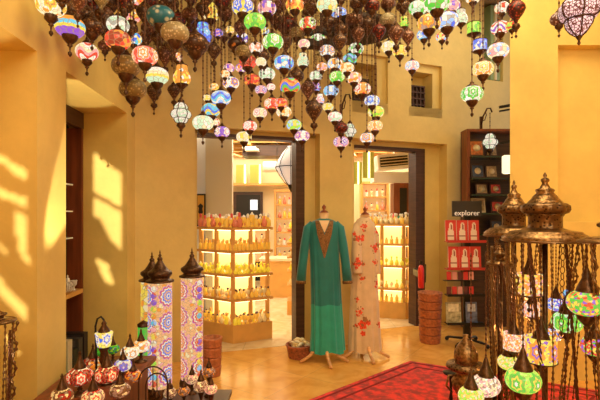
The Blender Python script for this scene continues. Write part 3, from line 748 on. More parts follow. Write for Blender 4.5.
def row(p0,p1,z,n,kinds,label,group,rows=1,back=(0,.07),name='glass_bottle',cat='bottle',sc=1):
    p0=Vector(p0);p1=Vector(p1)
    for r in range(rows):
        for i in range(n):
            f=(i+.5+(.0 if r%2==0 else .25))/n
            if f>.985: continue
            q=p0.lerp(p1,f)+Vector(back)*r
            o=put(name,random.choice(kinds)); o.location=(q.x,q.y,z); s=sc*random.uniform(.85,1.1); o.scale=(s,s,s*random.uniform(.9,1.15)); o.rotation_euler[2]=random.uniform(0,6)
            tag(o,label,cat,group)
M_glow=simple('backlit_panel',(1,.80,.38),.5,emit=.85,ecol=(1,.74,.30))
M_strip=simple('led_strip',(1,.85,.5),.5,emit=4,ecol=(1,.80,.42))
def tower(A,B_,C_,D_,planks,zbase,label,short,top_kinds,tier_kinds,n1,n2,topl,rw=2):
    """A-B-C-D footprint corners seen from the front: A left, B corner, C right, D far"""
    A,B_,C_,D_=map(Vector,(A,B_,C_,D_)); cen=(A+B_+C_+D_)/4
    t=thing('display_tower',(cen.x,cen.y,0),label,'display shelf')
    loc=lambda v,k=1.0:(cen+(v-cen)*k)-cen
    b=MB(); b.prism([loc(v,.99) for v in (A,B_,C_,D_)],.0,zbase); b.build('plinth',M_oak,t,.006)
    for z in planks: 
        b=MB(); b.prism([loc(v) for v in (A,B_,C_,D_)],z-.03,z); sh=b.build('shelf',M_oak,t,.003)
        b=MB(); b.prism([loc(v,.92) for v in (A,B_,C_,D_)],z-.038,z-.03); b.build('light_strip',M_strip,sh)
    ps=[A,B_,C_,D_,(A+B_)/2,(B_+C_)/2]
    for v in ps:
        p=loc(v,.86); b=MB(); b.cbox((p.x,p.y,(zbase+planks[0]-.03)/2),(.045,.045,planks[0]-.03-zbase)); b.build('post',M_oak,t)
    b=MB(); b.prism([loc(v,.55) for v in (A,B_,C_,D_)],zbase,planks[0]-.04); b.build('backlit_core',M_glow,t)
    zs=planks[1:]+[zbase]
    ord_=['uppermost open','second open','third open','lowest open']
    for k,z in enumerate(zs):
        ks=tier_kinds[k%len(tier_kinds)]
        for (a,c,n) in ((A,B_,n1),(B_,C_,n2)):
            a2=cen+(a-cen)*.93; c2=cen+(c-cen)*.93; inw=((cen-(a+c)/2).normalized())*.06
            row(a2,c2,z+.001,n,ks,'small %s glass bottle on the %s tier of the %s'%('yellow' if k%2 else 'golden',ord_[min(k,3)],short),'bottles on the %s tier of the %s'%(ord_[min(k,3)],short),rw,inw)
    for (a,c,n) in ((A,B_,n1),(B_,C_,n2)):
        a2=cen+(a-cen)*.93; c2=cen+(c-cen)*.93; inw=((cen-(a+c)/2).normalized())*.07
        row(a2,c2,planks[0]+.001,n,top_kinds,topl,'bottles on the top of the %s'%short,2,inw,sc=1.25)
    return t
def Q(x,d): return ((x-300)/F*d,d)
zA=lambda y,d: H+(HY-y)/F*d
K=lambda *a:[bm_(k,m,c) for k,m,c in a]
tower(Q(196,5.25),Q(233,4.93),Q(273,5.16),(Q(236,5.6)[0]-.05,5.6),[zA(227.5,4.93),zA(251,4.93),zA(275,4.93),zA(300,4.93)],zA(326,4.93),
  'tall backlit oak shelf tower of golden bottles inside the left doorway','left shelf tower',
  K((0,M_gglass,M_capw),(1,M_pglass,M_capw),(0,M_pglass,M_capr),(2,M_gglass,M_capw)),
  [K((0,M_gglass,M_capg),(3,M_gglass,M_capg)),K((1,M_yglass,M_yglass),(2,M_yglass,M_cglass)),K((2,M_cglass,M_capg),(1,M_gglass,M_dglass)),K((1,M_cglass,M_capg),(2,M_gglass,M_dglass),(0,M_yglass,M_capg))],8,9,
  'bottle with coral glass and white cap on top of the left shelf tower')
tower(Q(356,6.25),Q(406,6.05),Q(420,6.35),(Q(375,6.8)[0],6.8),[zA(224,6.05),zA(244,6.05),zA(266,6.05),zA(289,6.05)],zA(303,6.05),
  'backlit oak shelf tower of golden bottles inside the right doorway','right shelf tower',
  K((0,M_gglass,M_capw),(1,M_cglass,M_capw)),
  [K((0,M_gglass,M_capg),(3,M_gglass,M_capg)),K((1,M_yglass,M_yglass),(2,M_yglass,M_cglass)),K((2,M_cglass,M_capg),(1,M_gglass,M_yglass))],9,4,
  'clear gold bottle with white cap on top of the right shelf tower',1)
# wall shelving at the back of the shop
def wall_shelf(x0,x1,d,y0,y1,n,label,short,nb):
    X0=Q(x0,d)[0]; X1=Q(x1,d)[0]; z1=zA(y0,d); z0=max(0,zA(y1,d))
    t=thing('wall_shelf_unit',((X0+X1)/2,d,0),label,'shelf unit'); w=(X1-X0)/2
    b=MB(); b.box((-w,.24,z0),(w,.28,z1),0); b.box((-w,0,z0),(-w+.04,.24,z1),1); b.box((w-.04,0,z0),(w,.24,z1),1); b.box((-w,-.01,z1),(w,.28,z1+.05),1)
    b.build('cabinet_body',[M_glow2,M_oak],t)
    for k in range(n):
        z=z0+(z1-z0)*k/n
        b=MB(); b.box((-w+.04,0,z),(w-.04,.24,z+.025)); b.build('shelf',M_oak,t)
        row(((X0+.06),d+.08),((X1-.06),d+.08),z+.026,nb,K((0,M_gglass,M_capw),(1,M_pglass,M_capw),(2,M_cglass,M_dglass),(3,M_capw,M_capr)),'small bottle or jar standing in the %s'%short,'bottles in the %s'%short,1,sc=1.5)
M_glow2=simple('lit_cabinet_back',(.95,.70,.34),.5,emit=.35,ecol=(1,.70,.30))
wall_shelf(274,300,8.6,192,296,7,'tall oak shelf unit of small bottles at the far right of the left doorway','far shelf unit of the left doorway',4)
wall_shelf(361,389,9.0,184,225,3,'small lit oak wall cabinet of bottles seen in the right doorway','lit wall cabinet of the right doorway',4)
wall_shelf(242,268,8.9,226,262,2,'low lit shelf unit behind the left shelf tower','low shelf unit behind the left tower',3)
# counter
t=thing('counter',((Q(285,7.6)[0]),7.6,0),'plain oak counter block standing behind the left shelf tower','counter')
b=MB(); b.box((-.42,0,0),(.12,.5,.62)); b.build('body',M_oak,t,.006); b=MB(); b.box((-.44,-.02,.62),(.14,.52,.66)); b.build('worktop',M_cream,t)
t=thing('counter',((Q(297,6.3)[0]),6.3,0),'small low oak plinth at the right jamb of the left doorway','counter')
b=MB(); b.box((-.14,0,0),(.16,.35,.20)); b.build('plinth',M_oak,t,.006)
b=MB(); b.box((-.05,.05,.2),(-.0,.30,1.25)); b.box((.08,.05,.2),(.13,.30,1.25)); b.build('post',M_oak,t)
for k in range(5):
    b=MB(); b.box((-.14,0,.40+k*.2),(.16,.35,.42+k*.2)); b.build('shelf',M_oak,t)
    row((t.location.x-.12,6.38),(t.location.x+.14,6.38),.421+k*.2,4,K((1,M_yglass,M_cglass),(0,M_cglass,M_capg)),'small yellow bottle on the narrow stand at the jamb of the left doorway','bottles on the narrow stand',1)
# picture on the white wall, dark doorway, glowing panels, duct, air conditioner, cage lantern
t=thing('framed_picture',P(200,210,5.55),'narrow gold framed picture with a black motif on the white wall in the left doorway','picture')
b=MB(); b.box((-.045,.0,-.20),(.065,.03,.20)); b.build('frame',M_black,t); b=MB(); b.box((-.03,-.01,-.18),(.05,.0,.18)); b.build('mount',M_gold,t)
b=MB(); b.lathe([(.002,-.06),(.03,-.03),(.022,.02),(.035,.05),(.002,.08)],10,c=(.01,0,0),T=Matrix.Translation((0,-.012,0))@Matrix.Diagonal((1,.1,1,1))); b.build('motif',M_black,t)
b=MB(); d=9.58
b.box((Q(234,d)[0],9.5,0),(Q(263,d)[0],9.59,zA(192,d)),0); b.box((Q(237,d)[0],9.47,0),(Q(261,d)[0],9.5,zA(195,d)),1); b.box((Q(251,d)[0],9.44,zA(210,d)),(Q(258,d)[0],9.47,zA(200,d)),2)
struct(b.build('door_3',[M_dkwood,M_black,simple('bright_pane',(.7,.8,.9),.3,emit=.8)]))
M_lime=simple('lime_panel',(.40,.42,.07),.5,emit=.08,ecol=(.7,.75,.1))
for i,(x0,x1) in enumerate(((236,247),(250,262))):
    t=thing('wall_panel',(Q((x0+x1)/2,9.3)[0],9.3,zA(174,9.3)),'lime green glowing wall panel high in the left doorway, %s of the two'%('left' if i==0 else 'right'),'wall panel')
    w=(Q(x1,9.3)[0]-Q(x0,9.3)[0])/2
    b=MB(); b.box((-w,0,-.19),(w,.04,.19)); b.build('panel',M_lime,t); b=MB(); b.box((w-.06,-.01,-.19),(w-.02,0,.19)); b.build('light_tube',M_strip,t)
for i,(x0,x1,y0,y1) in enumerate(((354,362,162,184),(363,374,152,178))):
    dd=8.0-i*.8; t=thing('wall_panel',(Q((x0+x1)/2,dd)[0],dd,zA((y0+y1)/2,dd)),'lime green glowing wall panel high in the right doorway, %s of the two'%('left' if i==0 else 'right'),'wall panel')
    w=(Q(x1,dd)[0]-Q(x0,dd)[0])/2; h=(y1-y0)/2/F*dd
    b=MB(); b.box((-w,0,-h),(w,.04,h)); b.build('panel',M_lime,t); b=MB(); b.box((-w*.1,-.01,-h),(w*.25,0,h)); b.build('light_tube',M_strip,t)
b=MB(); b.cbox((Q(268,8.0)[0],8.0,ZS-.17),(.85,.5,.18)); b.cbox((Q(250,7.6)[0],7.6,ZS-.16),(.22,.3,.03),1); b.cbox((Q(250,7.6)[0]+.05,7.5,ZS-.2),(.22,.2,.03),1)
tag(b.build('ceiling_duct',[M_dkwood,M_white]),'dark brown duct box under the shop ceiling in the left doorway','duct')
struct(MB().box((-2.2,9.3,zA(183,9.3)-.05),(-.0,9.58,zA(183,9.3))).build('trim_2',M_oak))
t=thing('air_conditioner',(Q(396,7.6)[0],7.6,zA(161,7.6)),'white boxed air conditioner vent under the ceiling in the right doorway','air conditioner',rz=-.0)
t.rotation_euler=(0,-.09,0)
b=MB(); b.box((-.31,.0,-.13),(.29,.35,.13)); b.build('housing',M_white,t,.01)
b=MB(); b.box((-.27,-.01,-.08),(.20,.0,.08)); b.build('vent_opening',M_black,t)
for k in range(3): 
    b=MB(); b.cbox((-.035,-.02,-.055+k*.05),(.46,.02,.010),rx=.5); b.build('louvre',M_cream,t)
b=MB(); b.box((Q(374,7.9)[0],7.9,zA(182,7.9)),(3.2,8.3,zA(172,7.9)))
struct(b.build('trim_3',M_white))
t=thing('tall_cabinet',(Q(402,7.7)[0]+.02,7.7,0),'dark wood tall cabinet with open black bays in the right doorway','cabinet')
b=MB(); b.box((-.16,0,0),(.45,.3,zA(183,7.7)),0); b.build('body',M_redwood,t)
for k in range(2):
    b=MB(); b.box((-.06+k*.16,-.012,.9),(.06+k*.16,0,zA(188,7.7))); b.build('bay',M_black,t)
t=thing('bag',(Q(394,6.3)[0],6.3,zA(224,6.05)),'red and green cloth bundle on top of the right shelf tower','bag')
b=MB(); b.lathe([(.03,0),(.05,.02),(.045,.08),(.02,.11),(.03,.14)],10); b.build('red_bundle',M_capr,t); b=MB(); b.lathe([(.03,0),(.045,.03),(.03,.09),(.01,.11)],10,c=(.075,.0,0)); b.build('green_bundle',simple('green_cloth',(.03,.4,.2),.7),t)
t=thing('cage_lantern',P(291,188,5.6),'large white cloth lantern in a dark wire cage hanging inside the left doorway','lantern')
prof=[(.02,.04),(.07,.08),(.14,.18),(.18,.26),(.16,.34),(.10,.44),(.05,.50),(.04,.52)]
b=MB(); b.lathe(prof,16,flute=.04); b.build('shade',simple('white_cloth_shade',(.85,.85,.88),.7,emit=.35),t)
b=MB()
for i in range(8):
    a=2*PI*i/8; b.tube([((r+.012)*math.cos(a),(r+.012)*math.sin(a),z-.01) for r,z in prof],.005,5)
b.tube([(.19*math.cos(a),.19*math.sin(a),.26) for a in [2*PI*j/24 for j in range(24)]],.006,5,closed=True); b.lathe([(.005,-.05),(.02,-.02),(.04,.03),(.02,.05)],8); b.build('wire_cage',M_black,t)
b=MB(); b.tube([(0,0,.5),(0,0,ZS-t.location.z)],.006,5); b.build('cord',M_black,t)
t=thing('cylinder_shade',P(277,167,6.6),'white horizontal cylinder lamp shade left of the cage lantern','lamp shade')
b=MB(); b.lathe([(.075,-.2),(.08,-.19),(.08,.19),(.075,.2)],16,T=Matrix.Rotation(PI/2,4,'Y')); b.build('shade',M_white,t); b=MB(); b.tube([(0,0,.07),(0,0,ZS-t.location.z)],.005,5); b.build('cord',M_black,t)

# ---- dresses on stands
M_skin=simple('linen_form',(.80,.58,.34),.7); M_standw=wood('pale_stand_wood',(.70,.38,.16))
def dress_stand(loc,label,neckz,rz=0):
    t=thing('dress_stand',loc,label,'dress stand',rz=rz)
    b=MB(); b.lathe([(.08,1.02),(.10,1.10),(.10,1.22),(.09,1.32),(.05,1.365),(.04,1.40),(.047,neckz-.03),(.045,neckz-.005)],16,T=Matrix.Diagonal((1,.62,1,1))); b.build('torso_form',M_skin,t)
    b=MB(); b.lathe([(.046,neckz-.005),(.03,neckz+.01),(.012,neckz+.02),(.016,neckz+.035),(.022,neckz+.05),(.010,neckz+.065),(.001,neckz+.075)],12); b.build('neck_knob',M_redwood,t)
    b=MB(); b.tube([(0,0,.22),(0,0,1.05)],.016,8); b.build('pole',M_standw,t)
    for a in (-2.85,-1.35,-.22,1.6):
        b=MB(); b.tube([(0.01*math.cos(a),.01*math.sin(a),.20),(.07*math.cos(a),.07*math.sin(a),.16),(.14*math.cos(a),.14*math.sin(a),.065),(.24*math.cos(a),.24*math.sin(a),.014)],[.016,.018,.016,.014],8); b.build('leg',M_standw,t)
    return t
def fabric(name,col,rough=.6,sheen=.3):
    m=simple(name,col,rough,noise=.12,nscale=9); m.node_tree.nodes['Principled BSDF'].inputs['Sheen Weight'].default_value=sheen; return m
def dress_body(prof,nseg=96,pleat=.0,npl=14,depth=.55,paint=None,rows=90,seed=1):
    """prof: list of (z,left,right) half widths; lofted with folds growing to the hem"""
    rnd=random.Random(seed); ph=[rnd.uniform(0,6) for _ in range(6)]
    b=MB(); zs=[p[0] for p in prof]; V=[];ztop=zs[0]; zbot=zs[-1]
    def lerp(z,j):
        for i in range(len(prof)-1):
            if prof[i][0]>=z>=prof[i+1][0]:
                f=(prof[i][0]-z)/(prof[i][0]-prof[i+1][0]+1e-9); f=f*f*(3-2*f) if i==0 else f
                return prof[i][j]*(1-f)+prof[i+1][j]*f
        return prof[-1][j]
    for r in range(rows+1):
        z=ztop+(zbot-ztop)*r/rows; L=lerp(z,1); R_=lerp(z,2); cx=(R_-L)/2; hw=(L+R_)/2; t=r/rows
        for k in range(nseg):
            a=2*PI*k/nseg; fold=pleat*t*(.6*math.sin(npl*a+ph[0]+.8*math.sin(3*z))+.4*math.sin((npl*1.6//1)*a+ph[1]))
            e=abs(math.cos(a))**.9*(1 if math.cos(a)>=0 else -1)
            dy=hw*depth*(1-.12*(1-t))*1.15
            hz=.012*math.sin(5*a+ph[2])*t
            V.append((cx+(hw+fold)*e,(min(dy,.2)+fold)*math.sin(a),z+hz))
    Fs=[];mi=[]
    for r in range(rows):
        for k in range(nseg):
            j=(k+1)%nseg; Fs.append((r*nseg+j,r*nseg+k,(r+1)*nseg+k,(r+1)*nseg+j))
            a=2*PI*(k+.5)/nseg; z=ztop+(zbot-ztop)*(r+.5)/rows; c=V[r*nseg+k]
            mi.append(paint(c[0],c[1],z) if paint else 0)
    b.add(V,Fs,mi,None,True); return b
dz=4.38; s=dz/F
pT=Vector(((324-300)*s,dz,0)); yz=lambda y,d:H+(HY-y)/F*d
dress_stand(pT,'wooden dress stand with dark neck knob holding the teal dress',yz(212,dz))
M_teal=fabric('teal_fabric',(.0,.17,.18)); M_teal2=fabric('sheer_teal_fabric',(.01,.33,.27)); M_emb=simple('bronze_embroidery',(.20,.10,.03),.5,.3,noise=.6,nscale=90,bump=.6)
tt=thing('dress',pT,'long teal kaftan dress with bronze embroidered neckline on the left stand','dress')
zh=yz(351,dz)
pr=[(yz(218.5,dz),.046,.046),(yz(221,dz),.11,.11),(yz(224,dz),.145,.14),(yz(228,dz),.155,.15),(yz(245,dz),.145,.145),(yz(265,dz),.135,.15),(yz(300,dz),.125,.165),(yz(330,dz),.125,.185),(zh,.135,.2)]
zsplit=yz(304,dz)
dress_body(pr,pleat=.012,npl=11,paint=lambda x,y,z:1 if z<zsplit else 0,seed=3).build('dress_body',[M_teal,M_teal2],tt)
for sgn in (-1,1):
    b=MB(); b.tube([(sgn*.11,0,yz(223,dz)),(sgn*.155,-.0,yz(228,dz)),(sgn*.185,-.01,yz(245,dz)),(sgn*.21,-.02,yz(265,dz)),(sgn*.225,-.03,yz(281,dz))],[.032,.045,.045,.044,.048],14); sl=b.build('sleeve',M_teal,tt)
    b=MB(); b.tube([(sgn*.2245,-.029,yz(280,dz)),(sgn*.2265,-.031,yz(283,dz))],[.050,.050],14); b.build('cuff_band',M_emb,sl)
b=MB() # embroidered V neckline panel lying on the front of the bodice
dB=dress_body(pr,pleat=.012,npl=11,seed=3)
from mathutils.bvhtree import BVHTree
bvh=BVHTree.FromPolygons([Vector(v) for v in dB.V],dB.F)
def onb(x,y_,off):
    z=yz(y_,dz); h=bvh.ray_cast(Vector((x,-1,z)),Vector((0,1,0)))
    return Vector((x,(h[0].y if h[0] else -.05)-off,z))
def band(y0,y1,f,off,mat,nm,n=14,m=6):
    b=MB(); V=[]
    for i in range(n+1):
        yy=y0+(y1-y0)*i/n
        for k in range(m+1):
            a,c=f(yy); V.append(onb(a+(c-a)*k/m,yy,off))
    b.add(V,[(i*(m+1)+k,i*(m+1)+k+1,(i+1)*(m+1)+k+1,(i+1)*(m+1)+k) for i in range(n) for k in range(m)],0)
    o=b.build(nm,mat,tt); q=o.modifiers.new('solid','SOLIDIFY'); q.thickness=.006; q.offset=0
    return o
for sg in (-1,1): band(220.5,234,lambda y:(sg*max(.004,.055*(1-(y-220.5)/13.5)),sg*(.088-.02*(y-220.5)/13.5)),.006,M_emb,'embroidered_neckband')
band(234,257,lambda y:(-(.066*(1-(y-234)/24)+.002),.066*(1-(y-234)/24)+.002),.006,M_emb,'embroidered_panel')
band(220.5,232,lambda y:(-max(.003,.05*(1-(y-220.5)/12)),max(.003,.05*(1-(y-220.5)/12))),.003,M_skin,'neck_opening')
# beige dress with poppies
dz2=4.5; s=dz2/F; pB=Vector(((365-300)*s,dz2,0))
dress_stand(pB,'wooden dress stand with dark neck knob holding the beige dress',yz(214,dz2))
M_beige=fabric('beige_linen',(.64,.47,.29)); M_poppy=simple('poppy_red',(.85,.06,.02),.6,noise=.5,nscale=70); M_stem=simple('brown_stem_thread',(.30,.14,.05),.6)
tb=thing('dress',pB,'long beige kaftan dress embroidered with red poppies on the right stand','dress')
rp=random.Random(5)
blobs=[]
for (fx,fy,fr) in [(357,238,7),(374,247,6),(357,262,7),(377,282,6),(361,322,10),(359,310,5),(364,226,5),(377,232,4),(378,322,4),(374,262,4),(361,277,4),(356,298,3)]:
    blobs.append((fx,fy,fr*.42,1)); blobs.append((fx,fy,fr*.14,2))
    for k in range(5):
        a=rp.uniform(0,6.28); q=fr*rp.uniform(.55,1.0); blobs.append((fx+q*math.cos(a)*.8,fy+q*math.sin(a),fr*rp.uniform(.14,.26),1 if k<4 else 2))
    for k in range(5):
        a=rp.uniform(0,6.28); q=fr*rp.uniform(.7,1.2); blobs.append((fx+q*math.cos(a)*.7,fy+q*math.sin(a),fr*.10,2))
def poppy(x,y,z):
    if y>0.03: return 0
    px=300+(pB.x+x)/dz2*F; py=HY-(z-H)/dz2*F
    hit=0
    for (fx,fy,fr,m_) in blobs:
        r=math.hypot(px-fx,py-fy)
        if r<fr*(1+.18*math.cos(5*math.atan2(py-fy,px-fx)+fx)): hit=m_ if hit==0 or m_==2 else hit
    return hit
pr=[(yz(217,dz2),.046,.042),(yz(220,dz2),.08,.065),(yz(223,dz2),.105,.085),(yz(228,dz2),.12,.105),(yz(250,dz2),.135,.115),(yz(280,dz2),.14,.125),(yz(320,dz2),.155,.145),(yz(345,dz2),.165,.16),(yz(350,dz2),.165,.16)]
dress_body(pr,nseg=240,rows=260,pleat=.011,npl=9,paint=poppy,seed=8).build('dress_body',[M_beige,M_poppy,M_stem],tb)
def sleeve(pts,rs):
    P_=[];Q_=[]; n=60
    for i in range(n+1):
        f=i/n*(len(pts)-1); k=min(int(f),len(pts)-2); g=f-k
        P_.append(Vector(pts[k]).lerp(Vector(pts[k+1]),g)); Q_.append(rs[k]*(1-g)+rs[k+1]*g)
    b=MB(); b.tube(P_,Q_,60)
    b.M=[poppy(*(sum((Vector(b.V[i]) for i in f),Vector())/len(f))) if len(f)==4 else 0 for f in b.F]
    b.build('sleeve',[M_beige,M_poppy,M_stem],tb)
sleeve([(-.075,-.0,yz(224,dz2)),(-.092,-.04,yz(232,dz2)),(-.09,-.07,yz(250,dz2)),(-.085,-.09,yz(272,dz2))],[.035,.045,.046,.044])
sleeve([(.06,.02,yz(223,dz2)),(.10,.02,yz(235,dz2)),(.112,.02,yz(255,dz2)),(.115,.0,yz(274,dz2))],[.03,.042,.042,.04])

# basket of pale things between door and dress
M_wick=simple('red_brown_wicker',(.33,.09,.03),.5,noise=.5,nscale=45,bump=.8); M_ratt=simple('clay_wicker',(.42,.13,.045),.55,noise=.35,nscale=40,bump=.8)
def ribbed(h,prof,rib,mat,name,parent,c=(0,0,0)):
    b=MB(); n=int(h/rib)*4; pts=[]
    for i in range(n+1):
        z=h*i/n; f=z/h
        for k in range(len(prof)-1):
            if prof[k][0]<=f<=prof[k+1][0]: r=prof[k][1]+(prof[k+1][1]-prof[k][1])*(f-prof[k][0])/(prof[k+1][0]-prof[k][0]); break
        pts.append((r+.006*abs(math.sin(PI*z/rib)),z))
    pts=[(.01,0.002)]+pts+[(pts[-1][0]-.015,h),(pts[-1][0]-.02,h-.05 if h>.1 else h-.03),(.01,h-.055 if h>.1 else h-.035)]
    b.lathe(pts,24,c); return b.build(name,mat,parent)
pb=P(299.5,362,4.38)
t=thing('basket',(pb.x,4.5,0),'low round red brown wicker basket between the left doorway and the teal dress','basket')
ribbed(.125,[(0,.105),(1,.128)],.02,M_wick,'basket_wall',t)
b=MB(); b.tube([(.133*math.cos(a),.133*math.sin(a),.125) for a in [2*PI*j/30 for j in range(30)]],.009,6,closed=True); b.build('rim',M_wick,t)
M_pod=[simple('ivory_pod',(.85,.78,.58),.5),simple('pale_straw_pod',(.80,.62,.30),.5)]
pod=MB(); pod.tube([(-.03,0,0),(-.018,0,.012),(0,0,.016),(.018,0,.012),(.03,0,0)],[.006,.012,.014,.012,.006],7); pm=[pod.mesh('dried_pod',[m]) for m in M_pod]
for i in range(40):
    a=random.uniform(0,2*PI); r=.10*math.sqrt(random.random()); k=i//14
    o=put('dried_pod',pm[i%2]); o.location=(t.location.x+r*math.cos(a)*(1-.25*k),t.location.y+r*math.sin(a)*(1-.25*k),.105+.022*k+random.uniform(0,.01)); o.rotation_euler=(random.uniform(-.7,.7),random.uniform(-.5,.5),random.uniform(0,6)); tag(o,'small pale curled item heaped in the low wicker basket','dried pod','pale items in the low basket')
# stacked baskets
def stack(px,by,d,n,label0,grp,r=.135,h=.085):
    p=P(px,by,d)
    for i in range(n):
        place=['bottommost','second from the bottom','third from the bottom','fourth from the bottom','fifth from the bottom','topmost'][i if i<n-1 else 5]
        t=thing('stacking_basket',(p.x,d,i*h),'clay red wicker basket %s, %s of its stack'%(label0,place),'basket',grp)
        f=.86+.14*(i+1)/n
        ribbed(h-.002,[(0,r*f*.93),(.8,r*f),(1,r*f*1.05)],.028,M_ratt,'basket_wall',t)
stack(430,342,5.02,6,'beside the right doorway','baskets stacked beside the right doorway',.128,.093)
stack(212,366,4.0,4,'behind the right mosaic column','baskets stacked behind the mosaic columns',.085,.085)
# fire extinguisher
t=thing('fire_extinguisher',P(421,288,5.35),'red fire extinguisher hanging at the jamb of the right doorway','fire extinguisher')
b=MB(); b.lathe([(.03,.0),(.036,.01),(.036,.22),(.025,.26),(.012,.275)],14); b.build('cylinder',simple('extinguisher_red',(.75,.03,.02),.3),t)
b=MB(); b.lathe([(.014,.275),(.014,.30)],8); b.cbox((.0,0,.31),(.03,.02,.02)); b.cbox((-.02,0,.325),(.07,.015,.008),ry=.2); b.build('valve_handle',M_black,t)
b=MB(); b.tube([(.01,-.01,.30),(.05,-.02,.28),(.05,-.02,.15),(.042,-.03,.07)],.006,6); b.build('hose',M_black,t)
b=MB(); b.box((-.038,-.012,.1),(.038,.0,.18)); b.build('label_band',M_capw,t) if False else None
b=MB(); b.box((-.02,.036,.12),(.02,.30,.20)); b.build('wall_mount',M_black,t)

# rug
m,nt,bs=newmat('red_rug'); ge=nt.nodes.new('ShaderNodeTexCoord'); v=nt.nodes.new('ShaderNodeTexNoise'); v.inputs['Scale'].default_value=16; v.inputs['Detail'].default_value=8
r=nt.nodes.new('ShaderNodeValToRGB'); r.color_ramp.elements[0].position=.40; r.color_ramp.elements[0].color=(.30,.008,.012,1); r.color_ramp.elements[1].position=.6; r.color_ramp.elements[1].color=(.78,.018,.015,1)
nt.links.new(ge.outputs['Object'],v.inputs['Vector']); nt.links.new(v.outputs['Fac'],r.inputs[0]); nt.links.new(r.outputs[0],bs.inputs['Base Color']); bs.inputs['Roughness'].default_value=.95; bs.inputs['Sheen Weight'].default_value=.2
t=thing('rug',(1.0,3.3,0),'red patterned rug lying on the stone floor','rug')
L_=Vector((-.97,-.88)).normalized(); E_=Vector((.88,-.47)).normalized(); o0=Vector((1.063,4.35))-Vector((1.0,3.3))
b=MB(); b.prism([o0,o0+E_*1.7,o0+E_*1.7+L_*2.9,o0+L_*2.9],.001,.012,0); b.build('rug_field',m,t)
b=MB()
for k in (.05,.16):
    q0=o0+E_*k+L_*k; a=[q0,o0+E_*(1.7-k)+L_*k,o0+E_*(1.7-k)+L_*(2.9-k),o0+E_*k+L_*(2.9-k)]
    for i in range(4):
        p,q=a[i],a[(i+1)%4]; dd=(q-p).normalized(); nn=Vector((-dd.y,dd.x))*.011
        b.prism([p-nn,q-nn,q+nn,p+nn],.012,.0135)
b.build('border_lines',simple('dark_rug_border',(.22,.012,.015),.95),t)

# ---- bookcase with framed tiles
db=5.62; X0=Q(463.5,db)[0]; X1=Q(508,db)[0]; zt=zA(133,db)
t=thing('bookcase',((X0+X1)/2,db,0),'tall dark red wood bookcase displaying framed tiles at right','bookcase',rz=.0)
w=(X1-X0)/2
b=MB(); b.box((-w,.06,0),(w+.1,.10,zt)); b.build('back_panel',M_dkwood,t)
b=MB(); b.box((-w,-.12,0),(-w+.035,.06,zt)); b.build('side_panel',M_redwood,t)
b=MB(); b.box((-w,-.12,zt),(w+.1,.10,zt+.03)); b.build('top_panel',M_redwood,t)
M_gs=simple('dark_glass_shelf',(.03,.05,.04),.1)
shy=[158,179,195,213,233]
for y_ in shy:
    z=zA(y_,db); b=MB(); b.box((-w+.03,-.22,z-.018),(w+.16,.06,z)); b.build('shelf',M_gs,t)
M_tile=[simple('orange_tile',(.45,.13,.04),.3,noise=.5,nscale=30),simple('navy_tile',(.05,.07,.13),.3,noise=.5,nscale=30),simple('sand_tile',(.45,.30,.16),.3,noise=.5,nscale=30),simple('red_tile',(.55,.06,.05),.3,noise=.5,nscale=30)]
M_medal=simple('pale_medallion',(.80,.62,.35),.4)
FR=[(478,158,21,15,0,'orange tile with pale star in a dark frame on the top shelf'),(493,158,19,12,2,'sand tile in a dark frame on the top shelf, behind the lantern'),
(479,179,17,14,1,'navy medallion tile in a frame on the second shelf, left one'),(493,179,16,12,2,'brown medallion tile in a frame on the second shelf, right one'),
(483,195,13,13,2,'sand coloured tile leaning on the third shelf'),(497,195,13,12,3,'red tile with pale mark on the third shelf'),
(480,213,17,14,2,'pale framed picture on the fourth shelf, left one'),(499,213,14,14,3,'dark red framed tile on the fourth shelf, right one'),
(498,233,15,12,1,'dark framed tile on the lowest visible shelf')]
for (x,yb_,h_,w_,mi,lb) in FR:
    p=P(x,yb_,db-.1); sx=w_/F*db/2; hz=h_/F*db*.86
    q=thing('framed_tile',(p.x,db-.06,zA(yb_,db)+.003),lb+' of the bookcase','framed tile',rz=random.uniform(-.05,.15)); q.rotation_euler[0]=-.18
    b=MB(); b.box((-sx,-.012,0),(sx,.006,hz)); b.build('frame',M_dkwood if mi!=2 or x!=480 else M_cream,q,.002)
    b=MB(); b.box((-sx*.78,-.016,hz*.12),(sx*.78,-.012,hz*.88)); b.build('tile',M_tile[mi],q)
    b=MB(); b.lathe([(.001,-.002),(sx*.38,-.002),(sx*.38,.002),(.001,.002)],8,flute=.3,nf=8,T=Matrix.Translation((0,-.018,hz*.5))@Matrix.Rotation(PI/2,4,'X')); b.build('medallion',M_medal,q)
for k,y_ in enumerate((105,141)):
    o=MB().cbox((0,0,0),(.30,.03,.03)).build('wall_bar',M_black); o.location=P(512,y_,5.3); o.rotation_euler=(0,-.18,0)
    tag(o,'short black bar sticking out from behind the right pilaster, %s one'%('upper' if k==0 else 'lower'),'bar')
o=MB().cbox((0,0,0),(.30,.02,.02)).build('wall_bar',M_black); o.location=P(512,109,5.3); o.rotation_euler=(0,-.18,0); tag(o,'thin black bar just below the upper bar by the right pilaster','bar')
t=thing('wall_sconce',P(507,165,5.2),'small frosted glowing wall light beside the right pilaster','wall light')
b=MB(); b.lathe([(.04,-.10),(.055,-.09),(.055,.10),(.04,.11)],12); b.build('glass_shade',simple('frosted_glow',(1,.9,.6),.5,emit=1.2),t); b=MB(); b.cbox((0,.06,0),(.03,.08,.05)); b.build('mount',M_black,t)

